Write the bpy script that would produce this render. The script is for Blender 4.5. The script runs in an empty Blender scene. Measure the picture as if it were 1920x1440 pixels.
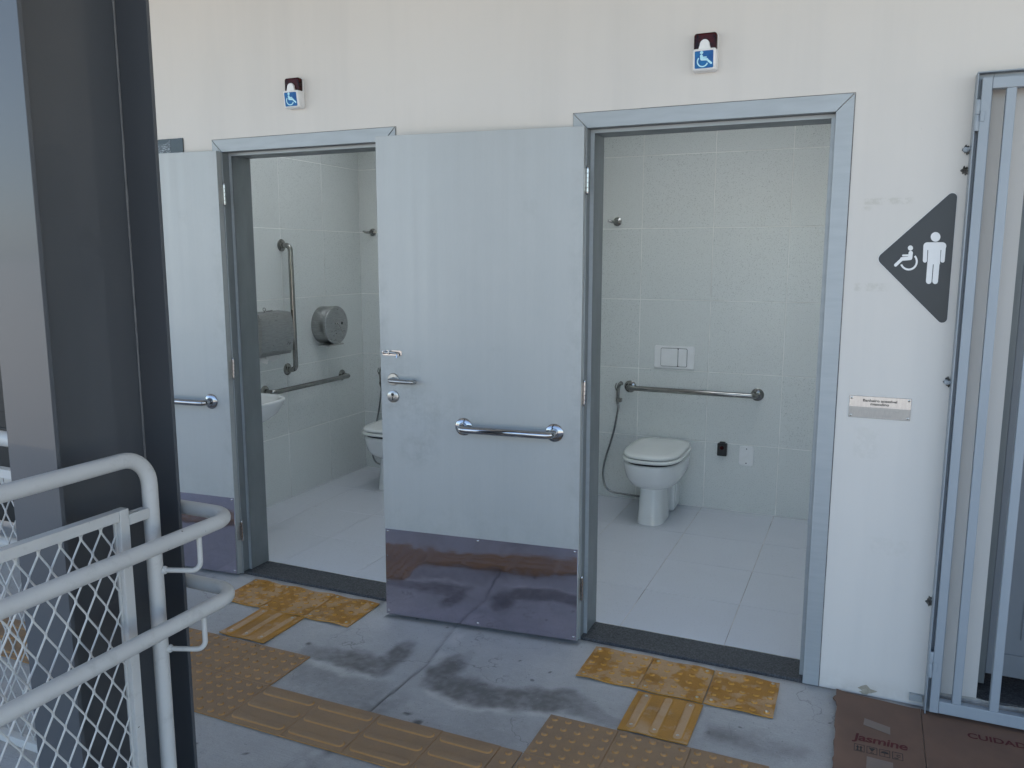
import bpy, bmesh, math, random
from mathutils import Vector, Matrix, noise as mnoise
import numpy as np
random.seed(7)
PI = math.pi
scene = bpy.context.scene
C = scene.collection

# ------------------------------------------------------------------ camera
cam_d = bpy.data.cameras.new('camera'); cam = bpy.data.objects.new('camera', cam_d); C.objects.link(cam)
cam_d.sensor_width = 36.0; cam_d.lens = 36.0*1528.59/1920.0; cam_d.clip_start = 0.05; cam_d.clip_end = 2000
_r = Vector((0.915809, 0.401613, 0.000476)); _u = Vector((-0.061925, 0.140039, 0.988208)); _f = Vector((-0.396811, 0.905039, -0.153119))
cam.matrix_world = Matrix(((_r.x, _u.x, -_f.x, 0.092473), (_r.y, _u.y, -_f.y, -3.125472), (_r.z, _u.z, -_f.z, 1.615689), (0, 0, 0, 1)))
scene.camera = cam

# ------------------------------------------------------------------ light
SUN_EL, SUN_AZ = math.radians(58), math.radians(25)        # the sun stands behind the building
world = bpy.data.worlds.new('World'); scene.world = world; world.use_nodes = True
wn = world.node_tree.nodes; wl = world.node_tree.links
bg = wn['Background']; sky = wn.new('ShaderNodeTexSky'); sky.sky_type = 'NISHITA'; sky.sun_disc = False
sky.sun_elevation = SUN_EL; sky.sun_rotation = SUN_AZ
wl.new(sky.outputs['Color'], bg.inputs['Color']); bg.inputs['Strength'].default_value = 0.12
sun_d = bpy.data.lights.new('sun', 'SUN'); sun_d.energy = 4.0; sun_d.angle = math.radians(0.53); sun_d.color = (1.0, 0.95, 0.87)
sun = bpy.data.objects.new('sun', sun_d); C.objects.link(sun)
sd = Vector((math.sin(SUN_AZ)*math.cos(SUN_EL), math.cos(SUN_AZ)*math.cos(SUN_EL), math.sin(SUN_EL)))
sun.rotation_euler = sd.to_track_quat('Z', 'Y').to_euler(); sun.location = (0, 0, 8)
vs = scene.view_settings
vs.view_transform = 'Standard'; vs.look = 'None'; vs.gamma = 1.0; vs.use_curve_mapping = False
vs.exposure = 1.9
scene.cycles.max_bounces = 14; scene.cycles.diffuse_bounces = 8

# ------------------------------------------------------------------ materials
def mk(name):
    m = bpy.data.materials.new(name); m.use_nodes = True
    nt = m.node_tree; b = nt.nodes['Principled BSDF']
    return m, nt, b
def nd(nt, t, **kw):
    n = nt.nodes.new(t)
    for k, v in kw.items(): setattr(n, k, v)
    return n
def coords(nt, scale=(1, 1, 1)):
    tc = nd(nt, 'ShaderNodeTexCoord'); mp = nd(nt, 'ShaderNodeMapping'); mp.inputs['Scale'].default_value = scale
    nt.links.new(tc.outputs['Object'], mp.inputs['Vector']); return mp.outputs['Vector']
def noise_f(nt, vec, scale=5, detail=5, rough=.6, lo=.35, hi=.65):
    n = nd(nt, 'ShaderNodeTexNoise'); n.inputs['Scale'].default_value = scale; n.inputs['Detail'].default_value = detail; n.inputs['Roughness'].default_value = rough
    nt.links.new(vec, n.inputs['Vector'])
    r = nd(nt, 'ShaderNodeMapRange'); r.inputs['From Min'].default_value = lo; r.inputs['From Max'].default_value = hi
    nt.links.new(n.outputs['Fac'], r.inputs['Value']); return r.outputs['Result']
def mixc(nt, fac, a, b):
    n = nd(nt, 'ShaderNodeMix', data_type='RGBA')
    for s, v in ((n.inputs[0], fac), (n.inputs[6], a), (n.inputs[7], b)):
        if isinstance(v, (int, float)): s.default_value = v
        elif isinstance(v, tuple): s.default_value = (v[0], v[1], v[2], 1)
        else: nt.links.new(v, s)
    return n.outputs[2]
def math_n(nt, op, a, b=0.0, clamp=False):
    n = nd(nt, 'ShaderNodeMath', operation=op); n.use_clamp = clamp
    for s, v in ((n.inputs[0], a), (n.inputs[1], b)):
        if isinstance(v, (int, float)): s.default_value = v
        else: nt.links.new(v, s)
    return n.outputs[0]
def bump(nt, b, h, strength=.2, dist=.002):
    n = nd(nt, 'ShaderNodeBump'); n.inputs['Strength'].default_value = strength; n.inputs['Distance'].default_value = dist
    nt.links.new(h, n.inputs['Height']); nt.links.new(n.outputs['Normal'], b.inputs['Normal'])
def M(name, c, rough=.5, metal=0.0, c2=None, scale=4, stretch=(1, 1, 1), lo=.35, hi=.65, rough2=None, bscale=0, bstr=.2, bdist=.002, bstretch=(1, 1, 1), coat=0, spec=.5, trans=0):
    m, nt, b = mk(name)
    b.inputs['Roughness'].default_value = rough; b.inputs['Metallic'].default_value = metal
    b.inputs['Coat Weight'].default_value = coat; b.inputs['Specular IOR Level'].default_value = spec
    if trans: b.inputs['Transmission Weight'].default_value = trans
    if c2:
        f = noise_f(nt, coords(nt, stretch), scale, lo=lo, hi=hi)
        nt.links.new(mixc(nt, f, c, c2), b.inputs['Base Color'])
        if rough2 is not None:
            r = nd(nt, 'ShaderNodeMapRange'); r.inputs['To Min'].default_value = rough; r.inputs['To Max'].default_value = rough2
            nt.links.new(f, r.inputs['Value']); nt.links.new(r.outputs['Result'], b.inputs['Roughness'])
    else: b.inputs['Base Color'].default_value = (*c, 1)
    if bscale: bump(nt, b, noise_f(nt, coords(nt, bstretch), bscale, lo=0, hi=1), bstr, bdist)
    return m

def wall_paint():
    m, nt, b = mk('wall_paint')
    v = coords(nt)
    streak = noise_f(nt, coords(nt, (3.0, 3.0, .25)), 2.2, 4, .6, .45, .75)
    patch = noise_f(nt, v, 1.3, 4, .6, .3, .75)
    col = mixc(nt, streak, (.675, .643, .602), (.635, .608, .572))
    col = mixc(nt, math_n(nt, 'MULTIPLY', patch, .35), col, (.585, .575, .55))
    sp = nd(nt, 'ShaderNodeSeparateXYZ'); nt.links.new(v, sp.inputs[0])
    def ss(sock, a0, a1):
        r = nd(nt, 'ShaderNodeMapRange', interpolation_type='SMOOTHSTEP'); r.inputs['From Min'].default_value = a0; r.inputs['From Max'].default_value = a1
        nt.links.new(sock, r.inputs['Value']); return r.outputs['Result']
    fine = noise_f(nt, v, 38, 4, .7, .42, .56)
    for x0, x1, z0, z1, k in ((.045, .21, 1.793, 1.822, .36), (.04, .085, 1.772, 1.795, .28), (.03, .15, 1.497, 1.532, .28), (.06, .16, .90, 1.02, .12), (.14, .30, .55, .62, .10)):
        mm = math_n(nt, 'MULTIPLY', ss(sp.outputs[0], x0, x0+.012), ss(sp.outputs[0], x1, x1-.03))
        mm = math_n(nt, 'MULTIPLY', mm, ss(sp.outputs[2], z0, z0+.008)); mm = math_n(nt, 'MULTIPLY', mm, ss(sp.outputs[2], z1, z1-.008))
        mm = math_n(nt, 'MULTIPLY', math_n(nt, 'MULTIPLY', mm, fine), k)
        col = mixc(nt, mm, col, (.42, .40, .33))
    # dirt splashed along the foot of the wall
    foot = math_n(nt, 'MULTIPLY', ss(sp.outputs[2], .10, 0.0), noise_f(nt, v, 9, 5, .7, .35, .7))
    col = mixc(nt, math_n(nt, 'MULTIPLY', foot, .45), col, (.38, .35, .30))
    speck = noise_f(nt, v, 60, 2, .5, .76, .80)
    col = mixc(nt, math_n(nt, 'MULTIPLY', speck, .3), col, (.35, .33, .3))
    nt.links.new(col, b.inputs['Base Color']); b.inputs['Roughness'].default_value = .55
    h = math_n(nt, 'ADD', math_n(nt, 'MULTIPLY', noise_f(nt, v, 160, 3, .6, 0, 1), .5), math_n(nt, 'MULTIPLY', noise_f(nt, v, 5, 4, .6, 0, 1), 3.0)); bump(nt, b, h, .22, .002)
    return m
def tile_mat(name, base, base2, speck_c, speck=.55, rough=.25, sscale=220, bstr=.02):
    m, nt, b = mk(name)
    v = coords(nt)
    oi = nd(nt, 'ShaderNodeObjectInfo')
    add = nd(nt, 'ShaderNodeVectorMath', operation='ADD'); nt.links.new(v, add.inputs[0])
    sc = nd(nt, 'ShaderNodeVectorMath', operation='SCALE'); nt.links.new(oi.outputs['Random'], sc.inputs['Scale']); sc.inputs[0].default_value = (17, 31, 11)
    nt.links.new(sc.outputs[0], add.inputs[1]); v = add.outputs[0]
    cloud = noise_f(nt, v, 5, 4, .6, .3, .7)
    col = mixc(nt, math_n(nt, 'ADD', math_n(nt, 'MULTIPLY', cloud, .6), math_n(nt, 'MULTIPLY', oi.outputs['Random'], .25)), base, base2)
    sp = noise_f(nt, v, sscale, 1, .5, .62, .70)
    col = mixc(nt, math_n(nt, 'MULTIPLY', sp, speck), col, speck_c)
    nt.links.new(col, b.inputs['Base Color'])
    r = nd(nt, 'ShaderNodeMapRange'); r.inputs['To Min'].default_value = rough; r.inputs['To Max'].default_value = rough+.05
    nt.links.new(noise_f(nt, v, 3, 5, .7, .3, .7), r.inputs['Value']); nt.links.new(r.outputs['Result'], b.inputs['Roughness'])
    bump(nt, b, noise_f(nt, v, 60, 3, .6, 0, 1), bstr, .002)
    return m
def concrete_mat():
    m, nt, b = mk('concrete')
    v = coords(nt)
    big = noise_f(nt, v, 2.5, 6, .65, .3, .7); mid = noise_f(nt, v, 18, 6, .7, .3, .7); fine = noise_f(nt, v, 240, 3, .7, .3, .7)
    brush = noise_f(nt, coords(nt, (4, 26, 1)), 5, 5, .7, .3, .7)
    col = mixc(nt, big, (.45, .455, .46), (.36, .365, .37))
    col = mixc(nt, math_n(nt, 'MULTIPLY', mid, .45), col, (.27, .27, .27))
    col = mixc(nt, math_n(nt, 'MULTIPLY', brush, .25), col, (.47, .47, .46))
    col = mixc(nt, math_n(nt, 'MULTIPLY', fine, .40), col, (.23, .23, .23))
    at = {}
    for k in ('wet', 'pale', 'dirt_dark'):
        a = nd(nt, 'ShaderNodeAttribute'); a.attribute_name = k; at[k] = a.outputs['Fac']
    col = mixc(nt, at['pale'], col, (.55, .545, .53))
    col = mixc(nt, at['wet'], col, (.115, .111, .108))
    col = mixc(nt, at['dirt_dark'], col, (.03, .03, .03))
    wv = nd(nt, 'ShaderNodeVectorMath', operation='ADD'); wn_ = nd(nt, 'ShaderNodeTexNoise'); wn_.inputs['Scale'].default_value = 5; wn_.inputs['Detail'].default_value = 5
    nt.links.new(v, wn_.inputs['Vector']); ws = nd(nt, 'ShaderNodeVectorMath', operation='SCALE'); ws.inputs['Scale'].default_value = .28; nt.links.new(wn_.outputs['Color'], ws.inputs[0])
    nt.links.new(v, wv.inputs[0]); nt.links.new(ws.outputs[0], wv.inputs[1])
    vo = nd(nt, 'ShaderNodeTexVoronoi', feature='DISTANCE_TO_EDGE'); vo.inputs['Scale'].default_value = 1.9; nt.links.new(wv.outputs[0], vo.inputs['Vector'])
    ck = nd(nt, 'ShaderNodeMapRange'); ck.inputs['From Min'].default_value = .0055; ck.inputs['From Max'].default_value = 0.0; nt.links.new(vo.outputs['Distance'], ck.inputs['Value'])
    crack = math_n(nt, 'MULTIPLY', ck.outputs['Result'], noise_f(nt, v, 3.1, 3, .6, .46, .6))
    col = mixc(nt, math_n(nt, 'MULTIPLY', crack, .55), col, (.09, .088, .085))
    grit = noise_f(nt, v, 95, 2, .6, .66, .72); col = mixc(nt, math_n(nt, 'MULTIPLY', grit, .45), col, (.10, .10, .10))
    lgrit = noise_f(nt, v, 130, 2, .6, .68, .74); col = mixc(nt, math_n(nt, 'MULTIPLY', lgrit, .35), col, (.58, .57, .55))
    spots = noise_f(nt, v, 14, 2, .5, .72, .76)
    col = mixc(nt, math_n(nt, 'MULTIPLY', spots, .6), col, (.06, .06, .06))
    nt.links.new(col, b.inputs['Base Color'])
    b.inputs['Roughness'].default_value = .75
    h = math_n(nt, 'ADD', math_n(nt, 'MULTIPLY', fine, .5), math_n(nt, 'ADD', mid, brush)); bump(nt, b, h, .35, .003)
    return m
def tactile_mat(name, side, top, worn, stain, rough=.55, worn_lo=.5, worn_hi=.6, weave=True, dusty=.8, raised=0):
    """moulded rubber: top surfaces are dusty or scuffed, the sides of the studs keep the rubber's colour"""
    m, nt, b = mk(name)
    v = coords(nt); oi = nd(nt, 'ShaderNodeObjectInfo')
    add = nd(nt, 'ShaderNodeVectorMath', operation='ADD'); nt.links.new(v, add.inputs[0])
    sc = nd(nt, 'ShaderNodeVectorMath', operation='SCALE'); nt.links.new(oi.outputs['Random'], sc.inputs['Scale']); sc.inputs[0].default_value = (7, 13, 3)
    nt.links.new(sc.outputs[0], add.inputs[1]); v2 = add.outputs[0]
    g = nd(nt, 'ShaderNodeNewGeometry'); sp = nd(nt, 'ShaderNodeSeparateXYZ'); nt.links.new(g.outputs['Normal'], sp.inputs[0])
    flat = nd(nt, 'ShaderNodeMapRange'); flat.inputs['From Min'].default_value = .80; flat.inputs['From Max'].default_value = .97; nt.links.new(sp.outputs[2], flat.inputs['Value'])
    w = noise_f(nt, v2, 11, 5, .6, worn_lo, worn_hi)
    col = mixc(nt, w, top, worn)
    col = mixc(nt, math_n(nt, 'MULTIPLY', noise_f(nt, v2, 6, 6, .7, .45, .8), .75), col, stain)
    col = mixc(nt, math_n(nt, 'MULTIPLY', noise_f(nt, v2, 120, 3, .7, .5, .75), .35), col, stain)
    if raised:
        s2 = nd(nt, 'ShaderNodeSeparateXYZ'); nt.links.new(v, s2.inputs[0]); rz = nd(nt, 'ShaderNodeMapRange'); rz.inputs['From Min'].default_value = .0058; rz.inputs['From Max'].default_value = .0075; nt.links.new(s2.outputs[2], rz.inputs['Value'])
        col = mixc(nt, math_n(nt, 'MULTIPLY', rz.outputs['Result'], math_n(nt, 'SUBTRACT', raised, math_n(nt, 'MULTIPLY', noise_f(nt, v2, 25, 4, .7, .5, .7), .6))), col, worn)
    col = mixc(nt, math_n(nt, 'MULTIPLY', flat.outputs['Result'], dusty), side, col)
    nt.links.new(col, b.inputs['Base Color']); b.inputs['Roughness'].default_value = rough
    vo = nd(nt, 'ShaderNodeTexChecker'); vo.inputs['Scale'].default_value = 260; nt.links.new(v, vo.inputs['Vector'])
    vo.inputs['Color1'].default_value = (1, 1, 1, 1); vo.inputs['Color2'].default_value = (0, 0, 0, 1)
    hh = math_n(nt, 'MULTIPLY', vo.outputs['Fac'], math_n(nt, 'SUBTRACT', 1.0, w)) if weave else vo.outputs['Fac']
    bump(nt, b, hh, .6, .0015)
    return m
def door_paint():
    m, nt, b = mk('door_silver_paint')
    st = noise_f(nt, coords(nt, (26, 26, .55)), 1.0, 8, .72, .25, .75)
    gr = noise_f(nt, coords(nt, (90, 90, 7)), 3.0, 4, .7, .25, .75)
    cloud = noise_f(nt, coords(nt), 2.3, 4, .6, .3, .7)
    col = mixc(nt, cloud, (.425, .443, .443), (.392, .412, .415))
    col = mixc(nt, math_n(nt, 'MULTIPLY', st, .30), col, (.355, .365, .362))
    col = mixc(nt, math_n(nt, 'MULTIPLY', gr, .18), col, (.51, .52, .52))
    smudge = noise_f(nt, coords(nt), 7, 5, .7, .62, .8)
    col = mixc(nt, math_n(nt, 'MULTIPLY', smudge, .22), col, (.24, .25, .25))
    # hand grime round the handle and the pull bar, scuffs low down
    vv = coords(nt); sp = nd(nt, 'ShaderNodeSeparateXYZ'); nt.links.new(vv, sp.inputs[0])
    def blob(cx, cz, rx, rz):
        a = math_n(nt, 'POWER', math_n(nt, 'DIVIDE', math_n(nt, 'SUBTRACT', sp.outputs[0], cx), rx), 2.0); c = math_n(nt, 'POWER', math_n(nt, 'DIVIDE', math_n(nt, 'SUBTRACT', sp.outputs[2], cz), rz), 2.0)
        return math_n(nt, 'SUBTRACT', 1.0, math_n(nt, 'ADD', a, c), True)
    gn = noise_f(nt, vv, 13, 6, .75, .42, .68)
    for cx, cz, rx, rz, k in ((.80, 1.05, .16, .20, .40), (.58, .95, .22, .12, .30), (.72, .80, .12, .12, .38), (.88, 1.2, .05, .6, .30), (.45, .45, .6, .12, .18), (.02, 1.1, .05, 1.2, .25)):
        col = mixc(nt, math_n(nt, 'MULTIPLY', math_n(nt, 'MULTIPLY', blob(cx, cz, rx, rz), gn), k), col, (.20, .205, .20))
    scr = noise_f(nt, coords(nt, (3, 3, 60)), 6, 3, .6, .70, .74)
    col = mixc(nt, math_n(nt, 'MULTIPLY', scr, .12), col, (.55, .56, .56))
    nt.links.new(col, b.inputs['Base Color']); b.inputs['Metallic'].default_value = .25
    r = nd(nt, 'ShaderNodeMapRange'); r.inputs['To Min'].default_value = .38; r.inputs['To Max'].default_value = .52
    nt.links.new(st, r.inputs['Value']); nt.links.new(r.outputs['Result'], b.inputs['Roughness'])
    bump(nt, b, math_n(nt, 'ADD', st, gr), .05, .001)
    return m
def mirror_steel():
    m, nt, b = mk('kick_plate_steel')
    br = noise_f(nt, coords(nt, (2, 2, 130)), 2.0, 4, .6, .3, .7)
    sm = noise_f(nt, coords(nt), 5, 5, .7, .35, .75)
    col = mixc(nt, sm, (.56, .52, .60), (.46, .43, .50))  # purple tint puts lens flare into the steel colour
    nt.links.new(col, b.inputs['Base Color']); b.inputs['Metallic'].default_value = 1
    r = nd(nt, 'ShaderNodeMapRange'); r.inputs['To Min'].default_value = .035; r.inputs['To Max'].default_value = .11
    nt.links.new(sm, r.inputs['Value']); nt.links.new(r.outputs['Result'], b.inputs['Roughness'])
    wob = noise_f(nt, coords(nt), 5.5, 2, .5, 0, 1)
    bump(nt, b, math_n(nt, 'ADD', wob, math_n(nt, 'MULTIPLY', br, .006)), .17, .012)
    return m

def rail_paint():
    m, nt, b = mk('rail_paint'); v = coords(nt)
    col = mixc(nt, noise_f(nt, v, 6, 5, .6, .3, .75), (.53, .525, .50), (.475, .47, .448))
    col = mixc(nt, math_n(nt, 'MULTIPLY', noise_f(nt, v, 22, 5, .7, .55, .8), .5), col, (.29, .285, .265))
    chip = noise_f(nt, v, 34, 3, .6, .735, .75)
    col = mixc(nt, math_n(nt, 'MULTIPLY', chip, .85), col, (.09, .075, .06))
    nt.links.new(col, b.inputs['Base Color']); b.inputs['Roughness'].default_value = .42
    bump(nt, b, math_n(nt, 'SUBTRACT', noise_f(nt, v, 60, 4, .6, 0, 1), chip), .16, .003)
    return m
MAT = dict(
    wall=wall_paint(), concrete=concrete_mat(), door=door_paint(), kick=mirror_steel(),
    frame=M('frame_galvanised', (.385, .415, .435), .42, .3, (.345, .375, .395), 3, (2, 2, 14), .3, .7, .5, 40, .03, .001, (1, 1, 4)),
    frame_dark=M('frame_lining', (.215, .235, .24), .42, .3, (.18, .197, .205), 4, (3, 3, 1), .3, .7, .5),
    chrome=M('polished_steel', (.46, .46, .47), .035, 1.0, (.40, .40, .41), 14, rough2=.12),
    chrome_in=M('dark_steel', (.33, .325, .31), .08, 1.0, (.27, .265, .25), 14, rough2=.18),  # darker steel for the indoor fittings
    satin=M('satin_steel', (.50, .49, .47), .28, 1.0, (.44, .43, .41), 10, (1, 1, 14), rough2=.38),
    brushed=M('brushed_steel', (.44, .44, .435), .26, 1.0, (.36, .36, .355), 9, (2, 2, 18), rough2=.42),
    black=M('black_plastic', (.012, .012, .012), .3, 0, (.02, .02, .02), 12),
    red_lens=M('red_lens', (.055, .003, .003), .18, 0, (.012, .001, .001), 45, spec=.18, lo=.42, hi=.62),
    white_pl=M('white_plastic', (.82, .82, .82), .35, 0, (.78, .78, .77), 25),
    ceramic=M('ceramic', (.78, .79, .78), .08, 0, (.74, .75, .74), 4, coat=.5),
    lidpl=M('seat_plastic', (.72, .735, .71), .22, 0, (.68, .695, .67), 6),
    tile=tile_mat('wall_tile', (.69, .71, .69), (.665, .685, .665), (.20, .21, .19), .55, .30, 230, .08),
    floor_tile=tile_mat('floor_tile', (.58, .60, .645), (.555, .575, .62), (.34, .32, .30), .2, .08, 130, .03),
    grout=M('grout', (.90, .90, .87), .8, 0, (.62, .61, .58), 3, lo=.45, hi=.8, bscale=90),
    floor_grout=M('floor_grout', (.55, .51, .47), .85, 0, (.25, .22, .19), 3.0, lo=.42, hi=.62, bscale=90),
    granite=M('granite', (.085, .09, .10), .45, 0, (.03, .032, .036), 160, lo=.35, hi=.6, rough2=.6, bscale=200, bstr=.1),
    plaster=M('ceiling_plaster', (.75, .75, .74), .8, 0, (.70, .70, .69), 3),
    yellow=tactile_mat('yellow_rubber', (.45, .22, .03), (.37, .165, .018), (.45, .295, .17), (.12, .06, .02), .5, .47, .53),
    yellow_bar=tactile_mat('yellow_bar_rubber', (.40, .20, .035), (.42, .20, .025), (.46, .31, .19), (.16, .085, .03), .5, .56, .66, raised=.95),
    brown=tactile_mat('dusty_rubber', (.40, .21, .07), (.27, .182, .108), (.24, .172, .115), (.165, .122, .082), .65, .4, .6, False),
    screw=M('zinc_screw', (.62, .61, .58), .3, 1.0, (.35, .33, .3), 150),
    column=M('dark_grey_paint', (.064, .069, .076), .36, 0, (.071, .076, .083), 3, lo=.2, hi=.8, rough2=.42, bscale=40, bstr=.03, coat=.25),
    weld=M('weld_bead', (.13, .13, .13), .5, .1, (.20, .20, .195), 12, (1, 1, 1), .3, .7, bscale=150, bstr=.5),
    rail=rail_paint(),
    gate=M('gate_paint', (.33, .37, .41), .4, .12, (.295, .335, .375), 6, (1, 1, .4), .3, .7, .5, 90, .05),
    inner_door=M('grey_door_paint', (.24, .26, .28), .45, 0, (.20, .215, .235), 4, (1, 1, .3)),
    signface=M('sign_charcoal', (.024, .030, .036), .42, 0, (.030, .036, .042), 5),
    signwhite=M('sign_white', (.80, .80, .80), .4, 0, (.77, .77, .77), 20),
    blue=M('sticker_blue', (.004, .085, .30), .4, 0, (.008, .19, .46), 30, lo=.35, hi=.7, spec=.25),
    cyan=M('sticker_cyan', (.40, .75, .88), .3, 0, (.5, .8, .9), 30),
    plaque=M('plaque_steel', (.43, .445, .46), .22, 1.0, (.38, .39, .405), 20, (8, 1, 1)),
    plaque_mat=M('plaque_satin', (.34, .34, .34), .38, 1.0, (.30, .30, .30), 40, (8, 1, 1)),
    ink=M('black_ink', (.012, .012, .014), .5, 0, (.02, .02, .022), 40),
    card=M('cardboard', (.175, .102, .070), .8, 0, (.135, .080, .056), 5, (1, 1, 1), .3, .7, None, 260, .12, .001, (1, .12, 1)),
    cardred=M('red_print', (.10, .014, .014), .8, 0, (.08, .013, .013), 60),
    cardink=M('dark_print', (.025, .022, .022), .8, 0, (.04, .032, .03), 80),
    tape=M('paper_tape', (.19, .14, .11), .35, 0, (.165, .12, .095), 20),
    hole=M('broken_plaster', (.16, .15, .135), .95, 0, (.03, .028, .025), 70, lo=.4, hi=.6, bscale=90, bstr=.9, bdist=.01),
    shadow_gap=M('shadow_gap_tone', (.10, .10, .10), .8, 0, (.35, .34, .32), 9, (1, 1, 1), .45, .7),
    cement=M('rough_cement', (.50, .48, .44), .9, 0, (.24, .225, .20), 9, lo=.35, hi=.65, bscale=30, bstr=.8, bdist=.01),
    dark_fill=M('near_black_fill', (.006, .006, .007), .5, 0, (.010, .010, .011), 5),
    hose=M('hose_steel', (.40, .40, .40), .22, 1.0, (.25, .25, .25), 200, lo=.4, hi=.6),
    paper=M('white_paper', (.75, .74, .72), .9, 0, (.70, .69, .67), 20),
    rubber=M('gap_shade_black', (.01, .01, .01), .7, 0, (.016, .016, .016), 20),  # black for the shaded gaps of the toilet seat and lid
    roof=M('canopy_soffit', (.60, .60, .58), .7, 0, (.54, .54, .52), 2),
    earth=M('sunlit_yard', (.39, .355, .31), .9, 0, (.33, .30, .26), 1.2, bscale=6),
    plasterpatch=M('bare_plaster', (.40, .36, .29), .95, 0, (.30, .27, .21), 60, bscale=120, bstr=.6, bdist=.004),
)

# ------------------------------------------------------------------ mesh helpers
class MB:
    def __init__(s): s.v = []; s.f = []
    def add(s, vs, fs):
        o = len(s.v); s.v += [tuple(q) for q in vs]; s.f += [tuple(i+o for i in f) for f in fs]; return s
    def box(s, x0, x1, y0, y1, z0, z1):
        return s.add([(x0, y0, z0), (x1, y0, z0), (x1, y1, z0), (x0, y1, z0), (x0, y0, z1), (x1, y0, z1), (x1, y1, z1), (x0, y1, z1)],
                     [(0, 3, 2, 1), (4, 5, 6, 7), (0, 1, 5, 4), (1, 2, 6, 5), (2, 3, 7, 6), (3, 0, 4, 7)])
    def prism(s, poly, d0, d1, fn):
        """poly: 2-D outline; fn(a, b, d) -> xyz"""
        n = len(poly)
        vs = [fn(a, b, d0) for a, b in poly]+[fn(a, b, d1) for a, b in poly]
        return s.add(vs, [tuple(range(n))[::-1], tuple(range(n, 2*n))]+[(i, (i+1) % n, n+(i+1) % n, n+i) for i in range(n)])
    def tube(s, pts, r, n=12, caps=True, closed=False):
        P = [Vector(p) for p in pts]; L = len(P)
        rr = r if isinstance(r, (list, tuple)) else [r]*L
        prev = None; vs = []
        for i, p in enumerate(P):
            if closed: t = (P[(i+1) % L]-P[i-1]).normalized()
            else: t = ((P[min(i+1, L-1)]-P[i]).normalized()+(P[i]-P[max(i-1, 0)]).normalized()).normalized()
            if prev is None:
                a = Vector((0, 0, 1)) if abs(t.z) < .9 else Vector((1, 0, 0)); u = t.cross(a).normalized()
            else: u = (prev-t*prev.dot(t)).normalized()
            w = t.cross(u); prev = u
            for k in range(n):
                q = 2*PI*k/n; vs.append(p+(u*math.cos(q)+w*math.sin(q))*rr[i])
        fs = []
        for i in range(L if closed else L-1):
            j = (i+1) % L
            for k in range(n): fs.append((i*n+k, i*n+(k+1) % n, j*n+(k+1) % n, j*n+k))
        if caps and not closed: fs += [tuple(range(n))[::-1], tuple((L-1)*n+k for k in range(n))]
        return s.add(vs, fs)
    def lathe(s, prof, o, axis, n=24, caps=True):
        """prof: (radius, height along axis)"""
        o = Vector(o); t = Vector(axis).normalized(); a = Vector((0, 0, 1)) if abs(t.z) < .9 else Vector((1, 0, 0)); u = t.cross(a).normalized(); w = t.cross(u)
        vs = []
        for r, h in prof:
            for k in range(n):
                q = 2*PI*k/n; vs.append(o+t*h+(u*math.cos(q)+w*math.sin(q))*r)
        L = len(prof); fs = [(i*n+k, i*n+(k+1) % n, (i+1)*n+(k+1) % n, (i+1)*n+k) for i in range(L-1) for k in range(n)]
        if caps: fs += [tuple(range(n))[::-1], tuple((L-1)*n+k for k in range(n))]
        return s.add(vs, fs)
    def loft(s, secs, caps=True):
        n = len(secs[0]); vs = [q for c in secs for q in c]; L = len(secs)
        fs = [(i*n+k, i*n+(k+1) % n, (i+1)*n+(k+1) % n, (i+1)*n+k) for i in range(L-1) for k in range(n)]
        if caps: fs += [tuple(range(n))[::-1], tuple((L-1)*n+k for k in range(n))]
        return s.add(vs, fs)
    def mesh(s, name, bevel=0, seg=2, smooth=True, angle=40):
        me = bpy.data.meshes.new(name)
        bm = bmesh.new(); bv = [bm.verts.new(q) for q in s.v]
        for f in s.f:
            try: bm.faces.new([bv[i] for i in f])
            except ValueError: pass
        bmesh.ops.recalc_face_normals(bm, faces=bm.faces)
        if bevel:
            es = [e for e in bm.edges if len(e.link_faces) == 2 and e.calc_face_angle(0) > math.radians(30)]
            rb_faces = bmesh.ops.bevel(bm, geom=es, offset=bevel, segments=seg, profile=.6, affect='EDGES', clamp_overlap=True)['faces']
        if smooth:
            for f in (rb_faces if bevel else bm.faces): f.smooth = True
            for e in bm.edges:
                if len(e.link_faces) == 2 and e.calc_face_angle(0) > math.radians(angle): e.smooth = False
        bm.to_mesh(me); bm.free(); return me
    def build(s, name, mat, parent=None, bevel=0, seg=2, smooth=True, angle=40):
        me = s.mesh(name, bevel, seg, smooth, angle)
        return obj(name, me, mat, parent)
def obj(name, me, mat, parent=None, loc=None):
    if mat and not me.materials: me.materials.append(MAT[mat] if isinstance(mat, str) else mat)
    o = bpy.data.objects.new(name, me); C.objects.link(o)
    if parent: o.parent = parent
    if loc: o.location = loc
    return o
def thing(name, label, cat, loc=(0, 0, 0), rz=0, group=None):
    o = bpy.data.objects.new(name, None); C.objects.link(o); o.location = loc; o.rotation_euler = (0, 0, rz); o.empty_display_size = .1
    return tag(o, label, cat, group)
def tag(o, label, cat, group=None):
    o['label'] = label; o['category'] = cat
    if group: o['group'] = group
    return o
def struct(o): o['kind'] = 'structure'; return o
def fillet(pts, r, n=6):
    P = [Vector(p) for p in pts]; out = [P[0]]
    for i in range(1, len(P)-1):
        a = (P[i-1]-P[i]); b = (P[i+1]-P[i]); rr = min(r, a.length*.49, b.length*.49); a.normalize(); b.normalize()
        ang = a.angle(b); d = rr; p0 = P[i]+a*d; p1 = P[i]+b*d
        rad = d*math.tan(ang/2); cen = P[i]+(a+b).normalized()*(d/math.cos(ang/2))
        u = (p0-cen); w = (p1-cen); tot = u.angle(w)
        for k in range(n+1):
            t = k/n; out.append(cen+(u*math.sin((1-t)*tot)+w*math.sin(t*tot))/math.sin(tot))
    out.append(P[-1]); return out
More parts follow.
